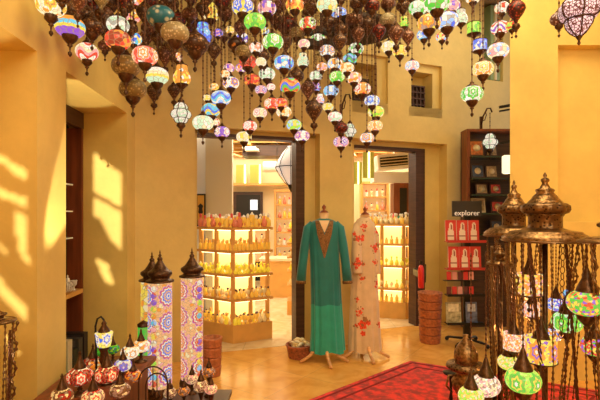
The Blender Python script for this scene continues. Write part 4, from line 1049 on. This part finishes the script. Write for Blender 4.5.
# ---- magazine rack with the explorer sign
dm=4.88; xm=Q(468,dm)[0]
t=thing('magazine_rack',(xm,dm,0),'black wheeled magazine rack topped by an explorer sign','magazine rack')
b=MB(); b.box((-.035,.02,.06),(.035,.06,zA(205,dm))); b.build('post',M_black,t)
b=MB(); b.box((-.17,.0,zA(216.5,dm)),(.15,.02,zA(201,dm))); sg=b.build('sign_panel',simple('charcoal_sign',(.035,.03,.028),.4),t)
cu=bpy.data.curves.new('lettering','FONT'); cu.body='explorer'; cu.size=.078; cu.extrude=.002; cu.align_x='CENTER'; cu.materials.append(simple('white_lettering',(.9,.88,.85),.5,emit=.15))
tx=bpy.data.objects.new('lettering',cu); COL.objects.link(tx); tx.parent=sg; tx.rotation_euler=(PI/2,0,0); tx.location=(.0,-.004,zA(215,dm))
me_=bpy.data.meshes.new_from_object(tx); bpy.data.objects.remove(tx); tx=put('lettering',me_,sg); tx.rotation_euler=(PI/2,0,0); tx.location=(-.012,-.004,zA(215.3,dm))
rows_=[(220,241,[451,462.5,474],'red and white magazine with a veiled figure'),(246,268,[454,465,476],'red and white magazine with a veiled figure')]
M_red=simple('magazine_red',(.62,.05,.04),.35); M_fig=simple('magazine_ivory',(.80,.66,.55),.4); M_face=simple('magazine_brown',(.30,.10,.07),.4)
for i in range(4):
    z=zA([241,268,294,322][i],dm); b=MB(); b.box((-.25,-.09,z-.012),(.16,.02,z)); b.box((-.25,-.095,z-.012),(.16,-.088,z+.015),0); b.build('tray',simple('rack_red_edge',(.5,.04,.03),.4) if i<2 else M_black,t)
b=MB()
for i in range(4):
    a=PI/4+PI/2*i; b.tube([(0,.04,.07),(.22*math.cos(a),.04+.22*math.sin(a),.045)],.014,6); b.ball((.23*math.cos(a),.04+.23*math.sin(a),.026),.024)
b.build('wheeled_base',M_black,t)
def magazine(x,yt,yb_,w_,label,grp,d,rot=0):
    hh=(yb_-yt)/F*d; ww=w_/F*d; n=14; m_r=18
    q=thing('magazine',(Q(x,d)[0],d,zA(yb_,dm)+.002),label,'magazine',grp); q.rotation_euler=(-.08,0,rot)
    b=MB(); b.box((-ww/2,.001,0),(ww/2,.012,hh)); b.build('pages',M_capw,q)
    b=MB(); V=[];Fs=[];mi=[]
    for j in range(m_r+1):
        for i in range(n+1): V.append((-ww/2+ww*i/n,0,hh*j/m_r))
    for j in range(m_r):
        for i in range(n):
            u=(i+.5)/n; v_=(j+.5)/m_r
            f=0
            if (u-.5)**2/.10+(v_-.25)**2/.18<1 or ((u-.55)**2/.04+(v_-.66)**2/.06<1): f=1
            if (u-.57)**2/.010+(v_-.68)**2/.018<1: f=2
            if v_<.08 and u>.2: f=0
            if .22<v_<.28 and .15<u<.8: f=2
            Fs.append((j*(n+1)+i,j*(n+1)+i+1,(j+1)*(n+1)+i+1,(j+1)*(n+1)+i)); mi.append(f)
    b.add(V,Fs,mi); b.build('cover',[M_red,M_fig,M_face],q)
for r_i,(y0,y1,xs,lb) in enumerate(rows_):
    for k,x in enumerate(xs):
        magazine(x,y0,y1,10.8,'%s, %s on the %s row of the rack'%(lb,['left','middle','right'][k],['upper','second'][r_i]),'magazines on the rack',dm-.06)
pk=[simple('packet_red',(.65,.04,.04),.4),simple('packet_pink',(.75,.35,.32),.4),simple('packet_dark',(.12,.03,.03),.4)]
for k in range(10):
    x=449+(k%5)*5.6; o=MB().box((-.024,-.006,0),(.024,.006,.085)).build('packet',pk[k%3]); r_i=k//5
    o.location=(Q(x,dm-.05)[0],dm-.05-.0*r_i,zA(294 if r_i else 280,dm)+.003 if r_i else zA(279,dm)); o.rotation_euler=(-.1,0,0)
    tag(o,'small red packet hanging in the %s packet row below the magazines'%('lower' if r_i else 'upper'),'packet','small red packets on the rack, %s row'%('lower' if r_i else 'upper'))
o=MB().box((-.27,-.045,zA(280,dm)-.006),(.1,.02,zA(280,dm))).build('tray',M_black,t)
for k,(x,w_,c1,c2,lb) in enumerate(((454,15,(.42,.40,.26),(.7,.66,.5),'folded greenish city map in the lowest tray of the rack'),(472,11,(.12,.16,.30),(.5,.55,.65),'dark blue booklet in the lowest tray of the rack'))):
    q=thing('booklet',(Q(x,dm-.05)[0],dm-.05,zA(322,dm)+.003),lb,'booklet'); q.rotation_euler[0]=-.1
    ww=w_/F*dm/2; b=MB(); b.box((-ww,0,0),(ww,.014,.22)); b.build('cover',simple('booklet_cover',c1,.4,noise=.6,nscale=25),q); b=MB(); b.box((-ww*.7,-.002,.12),(ww*.7,0,.2)); b.build('title_panel',simple('booklet_panel',c2,.4,noise=.3,nscale=30),q)

# ---- floor column lanterns
def dome_prof(R): return [(R*q,z*R) for q,z in ((1.0,0),(1.15,.02),(1.17,.14),(1.0,.20),(.80,.28),(.76,.42),(.92,.52),(1.02,.70),(1.0,.85),(.80,.98),(.66,1.08),(.50,1.3),(.34,1.55),(.22,1.78),(.17,1.85),(.24,1.95),(.20,2.05),(.09,2.15),(.14,2.27),(.05,2.4),(.07,2.5),(.01,2.75))]
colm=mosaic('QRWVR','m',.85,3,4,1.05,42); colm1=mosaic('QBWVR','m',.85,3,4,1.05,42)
colm2=mosaic('MOYR','v',.6,5,4,1.0,20)
def column(px,by,d,wpx,ytop,label,mat,strip):
    R=wpx/2/F*d; p=P(px,by,d); z1=zA(ytop,d)
    t=thing('floor_lantern',(p.x,d,0),label,'floor lantern',rz=random.uniform(-.3,.3)-PI/2)
    b=MB(); b.lathe([(R*1.1,0),(R*1.12,.05),(R*1.0,.08)],24); b.build('base',M_bronze,t)
    b=MB(); n=12; b.lathe([(R*.98,.08+(z1-.08)*i/n) for i in range(n+1)],28); b.build('shade',mat,t)
    b=MB(); b.lathe([(q,z1+z) for q,z in dome_prof(R*.98)],24,flute=.03,nf=12); b.build('dome',M_bronze,t)
    if strip:
        md=[mosaic(q,'v',.8,cells=30) for q in ('RP','YL','WM','CS','VV','OY','YO','RV')]
        for j in range(15):
            z=.10+(z1-.14)*j/14.5+.025
            T=Matrix.Rotation(-PI/2+strip-t.rotation_euler[2],4,'Z')
            T=T@Matrix.Translation((R*.985,0,z))@Matrix.Rotation(PI/2,4,'Y')
            b=MB(); b.lathe([(.001,.006),(.022,.004),(.024,-.004)],12,T=T); b.build('glass_disc',md[(j*3)%8],t)
column(160,400,3.55,24,282,'tall mosaic column lantern with coloured discs, left of the two front ones',colm1,-.22)
column(192,398,3.72,22,277,'tall mosaic column lantern with red mandalas, right of the two front ones',colm,.95)
column(152,398,3.84,22,281,'tall yellow glowing column lantern half hidden behind the left front one',mosaic('YMYO','v',.8,5,4,1.0,24),False)

t=thing('floor_lantern',(P(143.5,0,3.62).x,3.62,0),'slim bright green mosaic cylinder lantern half hidden between the bench lamps and the columns','floor lantern')
b=MB(); b.lathe([(.05,0),(.05,.03),(.04,.05)],16); b.build('base',M_bronze,t)
b=MB(); b.lathe([(.045,.05+.06*i) for i in range(9)],20); b.build('shade',mosaic('GTG','v',.75,cells=22),t)
b=MB(); b.lathe([(.047,.53),(.048,.55),(.02,.57),(.001,.58)],16); b.build('cap',M_bronze,t)
# ---- left niche fittings
X=lambda d: wlb(d)
t=thing('niche_cabinet',(wlb(3.4),3.4,0),'red brown wooden cabinet with glass shelves set in the left wall niche','cabinet')
def rel(d,off=0): return Vector((wlb(d)+off-wlb(3.4),d-3.4))
b=MB(); b.prism([rel(2.81,-.325),rel(3.98,-.325),rel(3.98,-.31),rel(2.81,-.31)],.13,HN-.005); b.prism([rel(3.96,-.31),rel(3.985,-.31),rel(3.985,-.13),rel(3.96,-.13)],.13,HN-.005); b.build('back_panel',M_black,t)
b=MB(); b.prism([rel(3.95,-.13),rel(3.985,-.13),rel(3.985,.0),rel(3.95,.0)],.13,HN-.14); b.build('side_panel',M_redwood,t)
b=MB(); b.prism([rel(2.81,-.30),rel(3.945,-.30),rel(3.945,.015),rel(2.81,.015)],.745,.78); b.build('shelf_board',M_oak,t)
b=MB(); b.prism([rel(2.82,-.14),rel(3.945,-.14),rel(3.945,-.12),rel(2.82,-.12)],.40,.745); b.build('lower_panel',M_redwood,t)
b=MB(); b.prism([rel(2.81,-.05),rel(3.985,-.05),rel(3.985,.004),rel(2.81,.004)],HN-.14,HN-.004); b.build('top_rail',M_dkwood,t)
M_gsh=simple('clear_glass_edge',(.75,.85,.85),.1)
for z in (zA(185,3.75),zA(212,3.75),zA(239,3.75)):
    b=MB(); b.prism([rel(2.82,-.28),rel(3.82,-.28),rel(3.82,-.02),rel(2.82,-.02)],z,z+.012); b.build('glass_shelf',M_gsh,t)
# white openwork ornament
t=thing('teapot',(wlb(3.72)-.02,3.72,.78),'white openwork metal teapot on the wooden niche shelf','teapot')
M_ivo=simple('white_openwork',(.85,.82,.76),.3,.3)
b=MB()
for k in range(8):
    a=PI*k/8; b.tube([(.04*math.sin(u)*math.cos(a),.04*math.sin(u)*math.sin(a),.05-.045*math.cos(u)) for u in [2*PI*j/16 for j in range(16)]],.004,5,closed=True)
b.build('openwork_body',M_ivo,t)
b=MB(); b.tube([(.035,0,.05),(.065,0,.07),(.075,0,.11)],[.007,.005,.004],6); b.build('spout',M_ivo,t)
b=MB(); b.tube([(-.035,0,.04),(-.065,0,.05),(-.06,0,.09),(-.03,0,.09)],.004,6); b.build('handle',M_ivo,t)
b=MB(); b.lathe([(.02,.095),(.015,.12),(.004,.13),(.007,.14),(.001,.15)],10); b.build('lid',M_ivo,t)
t=thing('metal_cup',(wlb(3.86)-.03,3.86,.78),'small white openwork cup beside the teapot','cup')
b=MB(); b.lathe([(.02,0),(.008,.01),(.008,.03),(.024,.045),(.026,.08)],10); b.build('bowl',M_ivo,t)
b=MB(); b.tube([(.026*math.cos(a),.026*math.sin(a),.08) for a in [2*PI*j/14 for j in range(14)]],.004,5,closed=True); b.build('rim',M_ivo,t)
# long bench with lamps
zT=.46
t=thing('display_bench',(-1.2,2.1,0),'long low wooden bench along the left wall carrying lamps','bench')
b=MB(); b.prism([(wl(.8)+.02+1.2,.8-2.1),(-.99+1.2,.8-2.1),(-.99+1.2,3.1-2.1),(wl(3.1)+.02+1.2,3.1-2.1)],zT-.03,zT); b.build('tabletop',M_redwood,t)
b=MB(); b.prism([(wl(.8)+.04+1.2,.85-2.1),(-1.03+1.2,.85-2.1),(-1.03+1.2,3.05-2.1),(wl(3.05)+.04+1.2,3.05-2.1)],0,zT-.03); b.build('body',M_redwood,t)
t=thing('display_shelf',(-1.7,3.4,0),'green edged niche shelf behind the small lamps at left','shelf')
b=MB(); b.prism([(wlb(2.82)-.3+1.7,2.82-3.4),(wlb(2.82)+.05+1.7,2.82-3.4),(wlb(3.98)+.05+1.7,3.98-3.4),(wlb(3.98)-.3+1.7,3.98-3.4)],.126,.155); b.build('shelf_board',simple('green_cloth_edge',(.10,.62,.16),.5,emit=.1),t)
for k,(d,h,cm) in enumerate(((3.60,.27,'ivory'),(3.70,.17,'black'),(3.80,.23,'dark grey'),(3.91,.25,'near black'))):
    colr={'ivory':(.7,.62,.45),'black':(.02,.03,.025),'dark grey':(.06,.055,.05),'near black':(.03,.02,.02)}[cm]
    q=thing('box_book',(wlb(d)-.035,d,.155),'%s boxed book standing on the green niche shelf'%cm,'book')
    b=MB(); b.box((-.09,-.035,0),(.09,.035,h)); b.build('cover',simple('book_'+cm.replace(' ','_'),colr,.5),q,.004); b=MB(); b.box((-.08,-.037,.01),(.06,-.035,h-.015)); b.build('front_face',simple('book_face',tuple(c*1.6+.01 for c in colr),.5),q)
def table_lamp(x,y,w,d,ztab,mat,label,kind='o',dome=True,name='table_lamp',metal=None):
    p=P(x,y,d); R=w/2/F*d; metal=metal or M_bronze; g=lampmesh(kind,mat,R0); sc=R/R0
    t=thing(name,(p.x,d,ztab),label,'lamp'); zc=p.z-ztab
    o=put('globe',g[0],t); o.location=(0,0,zc); o.scale=(sc,)*3; o.rotation_euler[2]=-PI/2+random.uniform(-.4,.4)
    hz=R*(.62 if kind=='o' else .8)*.93
    b=MB(); b.lathe([(R*.44,zc+hz-.05*R),(R*.48,zc+hz+.02*R),(R*.42,zc+hz+.25*R),(R*.2,zc+hz+.75*R),(R*.1,zc+hz+1.1*R),(R*.14,zc+hz+1.2*R),(R*.02,zc+hz+1.5*R)],14); b.build('cap',metal,t)
    b=MB(); zz=max(.01,zc-hz)
    b.lathe([(R*.75,0),(R*.75,zz*.06),(R*.3,zz*.22),(R*.14,zz*.35),(R*.24,zz*.5),(R*.13,zz*.65),(R*.3,zz*.85),(R*.52,zz+.05*R)],14); b.build('stem_base',metal,t)
    return t
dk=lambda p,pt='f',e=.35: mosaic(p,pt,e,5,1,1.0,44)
TL=[(80,376,25,2.45,dk('DRWK'),'red and white flowered dark globe table lamp at the front of the bench'),
(107,374,24,2.6,dk('DRMK','f',.4),'dark red flowered globe table lamp right of the front one on the bench'),
(93,364,20,2.78,dk('XOMD','v',.3),'brown and orange mosaic table lamp behind the two red flowered ones'),
(101,352,14,2.9,mosaic('GTG','v',.12,cells=40),'dark green glass table lamp on the bench below the tulip lamp'),
(113,349,13,2.97,mosaic('GTL','v',.12,cells=40),'bottle green glass table lamp at the right of the dark green one'),
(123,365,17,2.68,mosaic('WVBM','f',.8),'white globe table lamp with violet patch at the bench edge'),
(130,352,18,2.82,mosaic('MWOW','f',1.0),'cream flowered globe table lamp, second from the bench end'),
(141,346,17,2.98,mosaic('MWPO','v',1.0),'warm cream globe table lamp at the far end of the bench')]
TL+=[(62,396,22,2.2,dk('NDM','v',.2),'dark brown red mosaic table lamp partly behind the left pilaster edge at the bottom'),
(93,397,22,2.25,dk('XMR','f',.3),'brown and rose flowered table lamp at the bottom edge in front of the bench lamps'),
(120,390,20,2.45,dk('NXM','v',.25),'small brown speckled table lamp at the bench edge near the bottom'),
(133,376,17,2.7,dk('OXD','v',.3),'orange brown speckled table lamp at the bench edge under the cream lamps')]
for (x,y,w,d,mt,lb) in TL: table_lamp(x,y,w,d,zT,mt,lb)
# tulip lamp with hook arm
dT=2.72; q=P(104,339,dT)
t=thing('swan_neck_lamp',(q.x,dT,zT),'table lamp with yellow bell shade hanging from a curved black swan neck','lamp')
b=MB(); hz=P(0,318,dT).z-zT
b.tube([(-.045,0,.0),(-.048,0,.15),(-.052,0,hz-.05),(-.040,0,hz-.005),(-.018,0,hz+.008),(-.002,0,hz-.01),(0,0,hz-.04)],.006,7); b.build('swan_neck',M_black,t)
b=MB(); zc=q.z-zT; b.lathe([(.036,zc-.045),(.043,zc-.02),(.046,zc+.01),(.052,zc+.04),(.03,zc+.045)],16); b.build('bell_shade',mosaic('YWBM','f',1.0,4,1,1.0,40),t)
b=MB(); b.lathe([(.035,zc+.042),(.030,zc+.06),(.012,zc+.085),(.016,zc+.095),(.003,zc+.115)],12); b.build('cap',M_bronze,t)
b=MB(); b.lathe([(.06,0),(.06,.015),(.02,.03)],14,c=(-.03,0,0)); b.build('base',M_black,t)
b=MB(); b.lathe([(.016,zc-.16),(.03,zc-.12),(.02,zc-.08),(.035,zc-.05)],12); b.lathe([(.012,.02),(.012,zc-.15)],8); b.build('stem',M_bronze,t)
# low table with small lamps in front of the columns
t=thing('low_table',(-.72,2.75,0),'low dark wooden table in front of the mosaic columns','table')
zL=.20
b=MB(); b.box((-.2,-.5,zL-.03),(.24,.42,zL)); b.build('tabletop',M_dkwood,t)
for sx_ in (-.17,.20):
    for sy_ in (-.46,.38): b=MB(); b.box((sx_-.02,sy_-.02,0),(sx_+.02,sy_+.02,zL-.03)); b.build('leg',M_dkwood,t)
glit=[mosaic('XMN','v',.35,cells=60),mosaic('NOX','v',.3,cells=60),mosaic('XPM','v',.4,cells=60)]
for i,(x,y,w,d,lb) in enumerate(((170,393,13,2.75,'glittering brown globe lamp at the left of the low table'),(184,391,12,2.85,'small brown globe lamp, second from left on the low table'),(192,379,13,3.1,'amber mosaic globe lamp at the back middle of the low table'),
   (201,386,15,2.75,'brown and gold globe lamp in the middle of the low table'),(209,372,13,3.05,'brown globe lamp at the back right of the low table'),(211,389,13,2.6,'small copper globe lamp at the right end of the low table'))):
    table_lamp(x,y,w,d,zL,glit[i%3],lb,'r')
M_wire=simple('dark_wire',(.08,.04,.03),.4,.6)
for i,(x,r_) in enumerate(((157,.065),(153,.085))):
    d=2.62+.0*i+i*.05; p=P(x,398,d); b=MB(); rr=r_
    t=thing('wire_arch',(p.x,d,zL),'%s dark wire arch stand at the left of the low table'%('small' if i==0 else 'large'),'wire stand')
    b.tube([(-rr,0,0),(-rr,0,.12),(-rr,0,.22)]+[(rr*math.cos(PI-PI*k/10),0,.24+rr*1.1*math.sin(PI*k/10)) for k in range(11)]+[(rr,0,.22),(rr,0,.12),(rr,0,0)],.0045,6); b.build('arch',M_wire,t)
    b=MB(); b.tube([(0,0,.24+rr*1.1),(0,0,.20)],.003,5); b.lathe([(.012,0),(.022,.01),(.004,.04)],10,c=(0,0,.165)); b.build('bell',M_bronze,t)
b=MB(); b.cbox((0,0,0),(.6,.03,.03)) if False else None

# ---- lantern carousels (right and left)
def strand(p0,p1,sag=0,r=.004,twist=0,mi=0,seg=5,bead=.03):
    p0=Vector(p0);p1=Vector(p1); L=(p1-p0).length; n=max(8,int(L/bead*3)); pts=[];rs=[]
    for i in range(n+1):
        f=i/n; p=p0.lerp(p1,f); p.z-=sag*math.sin(PI*f)
        if twist: a=f*L*twist; p=p+Vector((math.cos(a),math.sin(a),0))*r*1.3
        pts.append(p); rs.append(r*(1.9 if i%3==1 else .8))
    return pts,rs
def carousel(px,yr,d,R,ydome,label,name='lantern_carousel',nst=16,zb_=.18,dense=1,ztop=None,full=True):
    p=P(px,yr,d); z=p.z
    t=thing(name,(p.x,d,0),label,'lantern stand')
    hD=(yr-ydome)/F*d
    k=R
    b=MB(); b.lathe([(k*.6,z-.004)]+[(k*q,z+hD*h) for q,h in ((1.0,0),(1.03,.015),(1.03,.06),(.98,.075),(.96,.09),(.86,.115),(.85,.135),(.60,.155),(.52,.17),(.42,.19))],40); b.build('canopy_ring',M_brass,t)
    b=MB(); b.lathe([(k*.40,z+hD*.185),(k*.385,z+hD*.20),(k*.38,z+hD*.35),(k*.42,z+hD*.37),(k*.42,z+hD*.385)],36,flute=.05,nf=24); b.build('pierced_drum',M_brassf,t)
    b=MB(); b.lathe([(k*.40,z+hD*.385),(k*.50,z+hD*.41),(k*.54,z+hD*.45),(k*.53,z+hD*.51),(k*.45,z+hD*.545),(k*.40,z+hD*.55)],40,flute=.09,nf=10); b.build('petal_crown',M_brassf,t)
    b=MB(); b.lathe([(k*.41,z+hD*.545),(k*.38,z+hD*.57),(k*.31,z+hD*.61),(k*.27,z+hD*.65),(k*.19,z+hD*.70),(k*.22,z+hD*.73),(k*.20,z+hD*.75),(k*.12,z+hD*.77),(k*.09,z+hD*.81),(k*.06,z+hD*.84),(k*.10,z+hD*.87),(k*.09,z+hD*.90),(k*.03,z+hD*.92),(k*.05,z+hD*.95),(.001,z+hD)],28,flute=.05,nf=12); b.build('dome',M_brass,t)
    b=MB(); b.tube([(k*1.03*math.cos(a),k*1.03*math.sin(a),z+.004) for a in [2*PI*j/40 for j in range(40)]],.006,6,closed=True); b.build('rim_bead',M_chain2,t)
    b=MB(); b.tube([(0,0,.02),(0,0,z+.05)],.014,8); b.lathe([(.16,0),(.16,.02),(.05,.05),(.02,.08)],20); b.build('pole_base',M_bronze,t)
    for i in range(nst):
        a=2*PI*(i+.3)/nst; r=k*.95; mt=M_chain if i%2 else M_chain2
        zend=zb_+random.uniform(0,.06)
        a2=a+dense*random.uniform(.1,.5); r2=r*random.uniform(.35,.8)
        b=MB(); pts,rs=strand((r*math.cos(a),r*math.sin(a),z),(r2*math.cos(a2),r2*math.sin(a2),zend),0,.003 if i%3 else .004,0); b.tube(pts,rs,5)
        if i%6==0: 
            pts,rs=strand((r*math.cos(a)+.012,r*math.sin(a),z),(r2*math.cos(a2)+.01,r2*math.sin(a2),zend),0,.005,60); b.tube(pts,rs,5)
        b.build('chain_strand',mt,t)
    return t
def scrolls(): pass
carousel(545,241,2.38,.205,172,'brass lantern carousel with tall pierced dome, the largest and nearest in full view at right',nst=12)
carousel(514,236,2.88,.175,180,'brass lantern carousel partly behind the left side of the largest one',nst=11)
carousel(500,264,2.63,.07,243,'small brass chain stand with a low dome at the left of the largest carousel',nst=8,zb_=.3)
carousel(623,243,1.95,.165,205,'brass lantern carousel cut by the right edge of the picture',nst=12)
carousel(-4,322,2.05,.075,306,'small bronze chain stand cut by the left edge of the picture',nst=9,zb_=.3)
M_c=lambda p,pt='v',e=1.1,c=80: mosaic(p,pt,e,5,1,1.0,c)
CL=[(529,284,25,'c','OYOPM','v','orange cylinder lamp with pink ends hung under the largest carousel',2.42,1.30),
(587,303,37,'o','OYGRGV','v','large globe lamp of orange, green and purple mosaic at the right edge',1.98,1.30),
(567,322,29,'o','AGLG','f','white and green leafed globe lamp between the carousels at right',2.36,1.30),
(595,346,27,'o','VRYGR','v','many coloured small mosaic globe lamp, below the large one at the right edge',2.08,1.3),
(541,349,29,'c','YOVO','f','cream cylinder lamp with orange and violet rosette under the largest carousel',2.3,1.3),
(523,380,34,'o','LGYG','f','lime and green leafed globe lamp near the bottom edge at right',2.14,1.3),
(556,304,18,'r','BWVS','v','blue and white round lamp hanging behind the green leafed one',2.47,1.3),
(570,294,13,'r','CSB','v','small cyan and blue lamp behind the large mosaic globe',2.48,1.3),
(514,341,20,'c','POWM','v','pale pink cylinder lamp behind the thick chains',2.38,1.3),
(508,362,20,'r','YMLY','v','yellow round lamp behind the thick chains near the bottom',2.42,1.25),
(486,385,28,'r','PMWX','v','pale pink mosaic globe lamp at the bottom beside the brass urn',2.3,1.25),
(471,396,25,'r','LYM','v','pale yellow mosaic globe lamp at the bottom edge beside the brass urn',2.2,1.25),
(531,309,16,'c','POW','v','small pink and white cylinder lamp under the orange cylinder',2.50,1.3),
(553,334,18,'r','WOB','v','white round lamp with orange spots behind the cream cylinder',2.56,1.3)]
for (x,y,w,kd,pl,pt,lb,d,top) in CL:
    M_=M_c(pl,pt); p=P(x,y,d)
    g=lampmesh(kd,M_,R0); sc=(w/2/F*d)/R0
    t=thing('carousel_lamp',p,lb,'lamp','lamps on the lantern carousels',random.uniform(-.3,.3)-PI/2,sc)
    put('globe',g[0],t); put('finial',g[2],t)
    zt_=g[3]-.8*R0; b=MB(); b.lathe([(.046,zt_-.008),(.048,zt_),(.038,zt_+.03),(.020,zt_+.07),(.012,zt_+.10),(.004,zt_+.12)],14,flute=.05,nf=12); b.build('cap',M_bronze,t)
    ln=max(.03,(top-.0-p.z)/sc-zt_-.115)
    b=MB()
    pts,rs=strand((0,0,zt_+.115),(0,0,zt_+.115+ln),0,.0035,0); b.tube(pts,rs,5); b.build('chain',M_chain,t)
for loc_,pw in (((1.62,2.75,1.0),5),((1.25,2.62,.75),4),((1.75,2.9,.55),4)):
    l=bpy.data.lights.new('carousel_bulb','POINT'); l.energy=pw; l.color=(1,.52,.16); l.shadow_soft_size=.004
    o=bpy.data.objects.new('carousel_bulb',l); COL.objects.link(o); o.location=loc_
# thick braided chain ropes hanging from the largest carousel
def rope(x0,y0,x1,y1,d,r,label,mat,d1=None):
    d1=d1 or d; p0=P(x0,y0,d); p1=P(x1,y1,d1)
    t=thing('chain_rope',p1,label,'chain','braided chains on the carousels')
    for k in range(3):
        pts=[];rs=[]; n=60; q=p0-p1
        for i in range(n+1):
            f=i/n; c=q*(1-f); a=f*34+2*PI*k/3; pts.append(c+Vector((math.cos(a),math.sin(a),0))*r); rs.append(r*(.9 if i%2 else .65))
        b=MB(); b.tube(pts,rs,5); b.build('twisted_strand',mat,t)
rope(529,241,546,412,2.24,.0058,'thick twisted copper chain crossing the front of the largest carousel',M_chain)
rope(506,243,512,410,2.4,.0045,'twisted brass chain at the left rim of the largest carousel',M_chain2)
rope(566,243,578,405,2.22,.005,'thin twisted chain at the right of the largest carousel',M_chain)
rope(492,246,494,408,2.6,.0055,'twisted brass chain under the left rear carousel',M_chain2)
rope(501,262,524,408,2.45,.005,'twisted copper chain slanting from the small low dome',M_chain)
rope(10,330,8,412,1.96,.0035,'thin bronze twisted chain at the left edge',M_chain)
# chain rope with ring links at the right
for i,(x0,x1,y1,lb) in enumerate(((563,561,335,'left'),(571,572,330,'right'))):
    p0=P(x0,244,2.3); p1=P(x1,y1,2.3); t=thing('ring_chain',p1,'chain of open brass rings hanging under the right rim of the largest carousel, %s one'%lb,'chain'); n=15; b=MB()
    for k in range(n):
        c=(p0-p1)*(k/(n-1)); a=PI/2*(k%2)
        b.tube([c+Vector((math.cos(a)*.012*math.cos(u),math.sin(a)*.012*math.cos(u),.018*math.sin(u))) for u in [2*PI*j/10 for j in range(10)]],.0026,5,closed=True)
    b.build('rings',M_chain2,t)
# brass urn and small stand
du=2.62; q=P(466,400,du); R=.075
t=thing('brass_urn',(q.x,du,0),'tall ornate brown brass urn with domed lid beside the red rug','urn')
zt=zA(334,du); pr=[(.10,0),(.10,.03),(.04,.07),(.035,.16),(.075,.22),(.085,.28),(.05,.34),(.045,.38),(.07,.42),(.08,.46),(.055,.50),(.06,.54)]
b=MB(); b.lathe([(r,z) for r,z in pr],24,flute=.05,nf=14); b.build('body',M_brass,t)
b=MB(); b.lathe([(.095,.535),(.11,.55),(.105,.565),(.06,.575)],24,flute=.04,nf=20); b.build('gallery_rim',M_brassf,t)
b=MB(); b.lathe([(.055,.57),(.065,.60),(.066,.63),(.05,.665),(.025,.70),(.012,.72),(.016,.735),(.001,zt)],20,flute=.05,nf=12); b.build('lid',M_brass,t)
for sgn in (-1,1):
    b=MB(); b.tube([(sgn*.05,0,.50),(sgn*.10,0,.50),(sgn*.115,0,.44),(sgn*.08,0,.40)],.007,6); b.build('handle',M_brass,t)
q=P(486,400,2.5)
t=thing('brass_urn',(q.x,2.45,0),'slender brown brass ewer between the urn and the small chain stand','urn')
b=MB(); b.lathe([(.07,0),(.07,.03),(.03,.06),(.03,.2),(.06,.27),(.065,.36),(.035,.44)],20,flute=.05,nf=10); b.build('body',M_brass,t)
ds=3.05; q=P(451,400,ds)
t=thing('iron_stand',(q.x,ds,0.013),'small black iron pedestal stand on the rug','stand')
zz=zA(372,ds)-.013
b=MB(); b.lathe([(.05,zz-.012),(.055,zz),(.0,zz)],16); b.build('dish',M_black,t)
b=MB(); b.lathe([(.012,.03),(.008,zz*.4),(.014,zz*.5),(.008,zz*.6),(.014,zz-.012)],10); b.build('stem',M_black,t)
for i in range(3):
    a=2*PI*i/3; b=MB(); b.tube([(0,0,.06),(.05*math.cos(a),.05*math.sin(a),.05),(.085*math.cos(a),.085*math.sin(a),.006)],.007,6); b.build('foot',M_black,t)
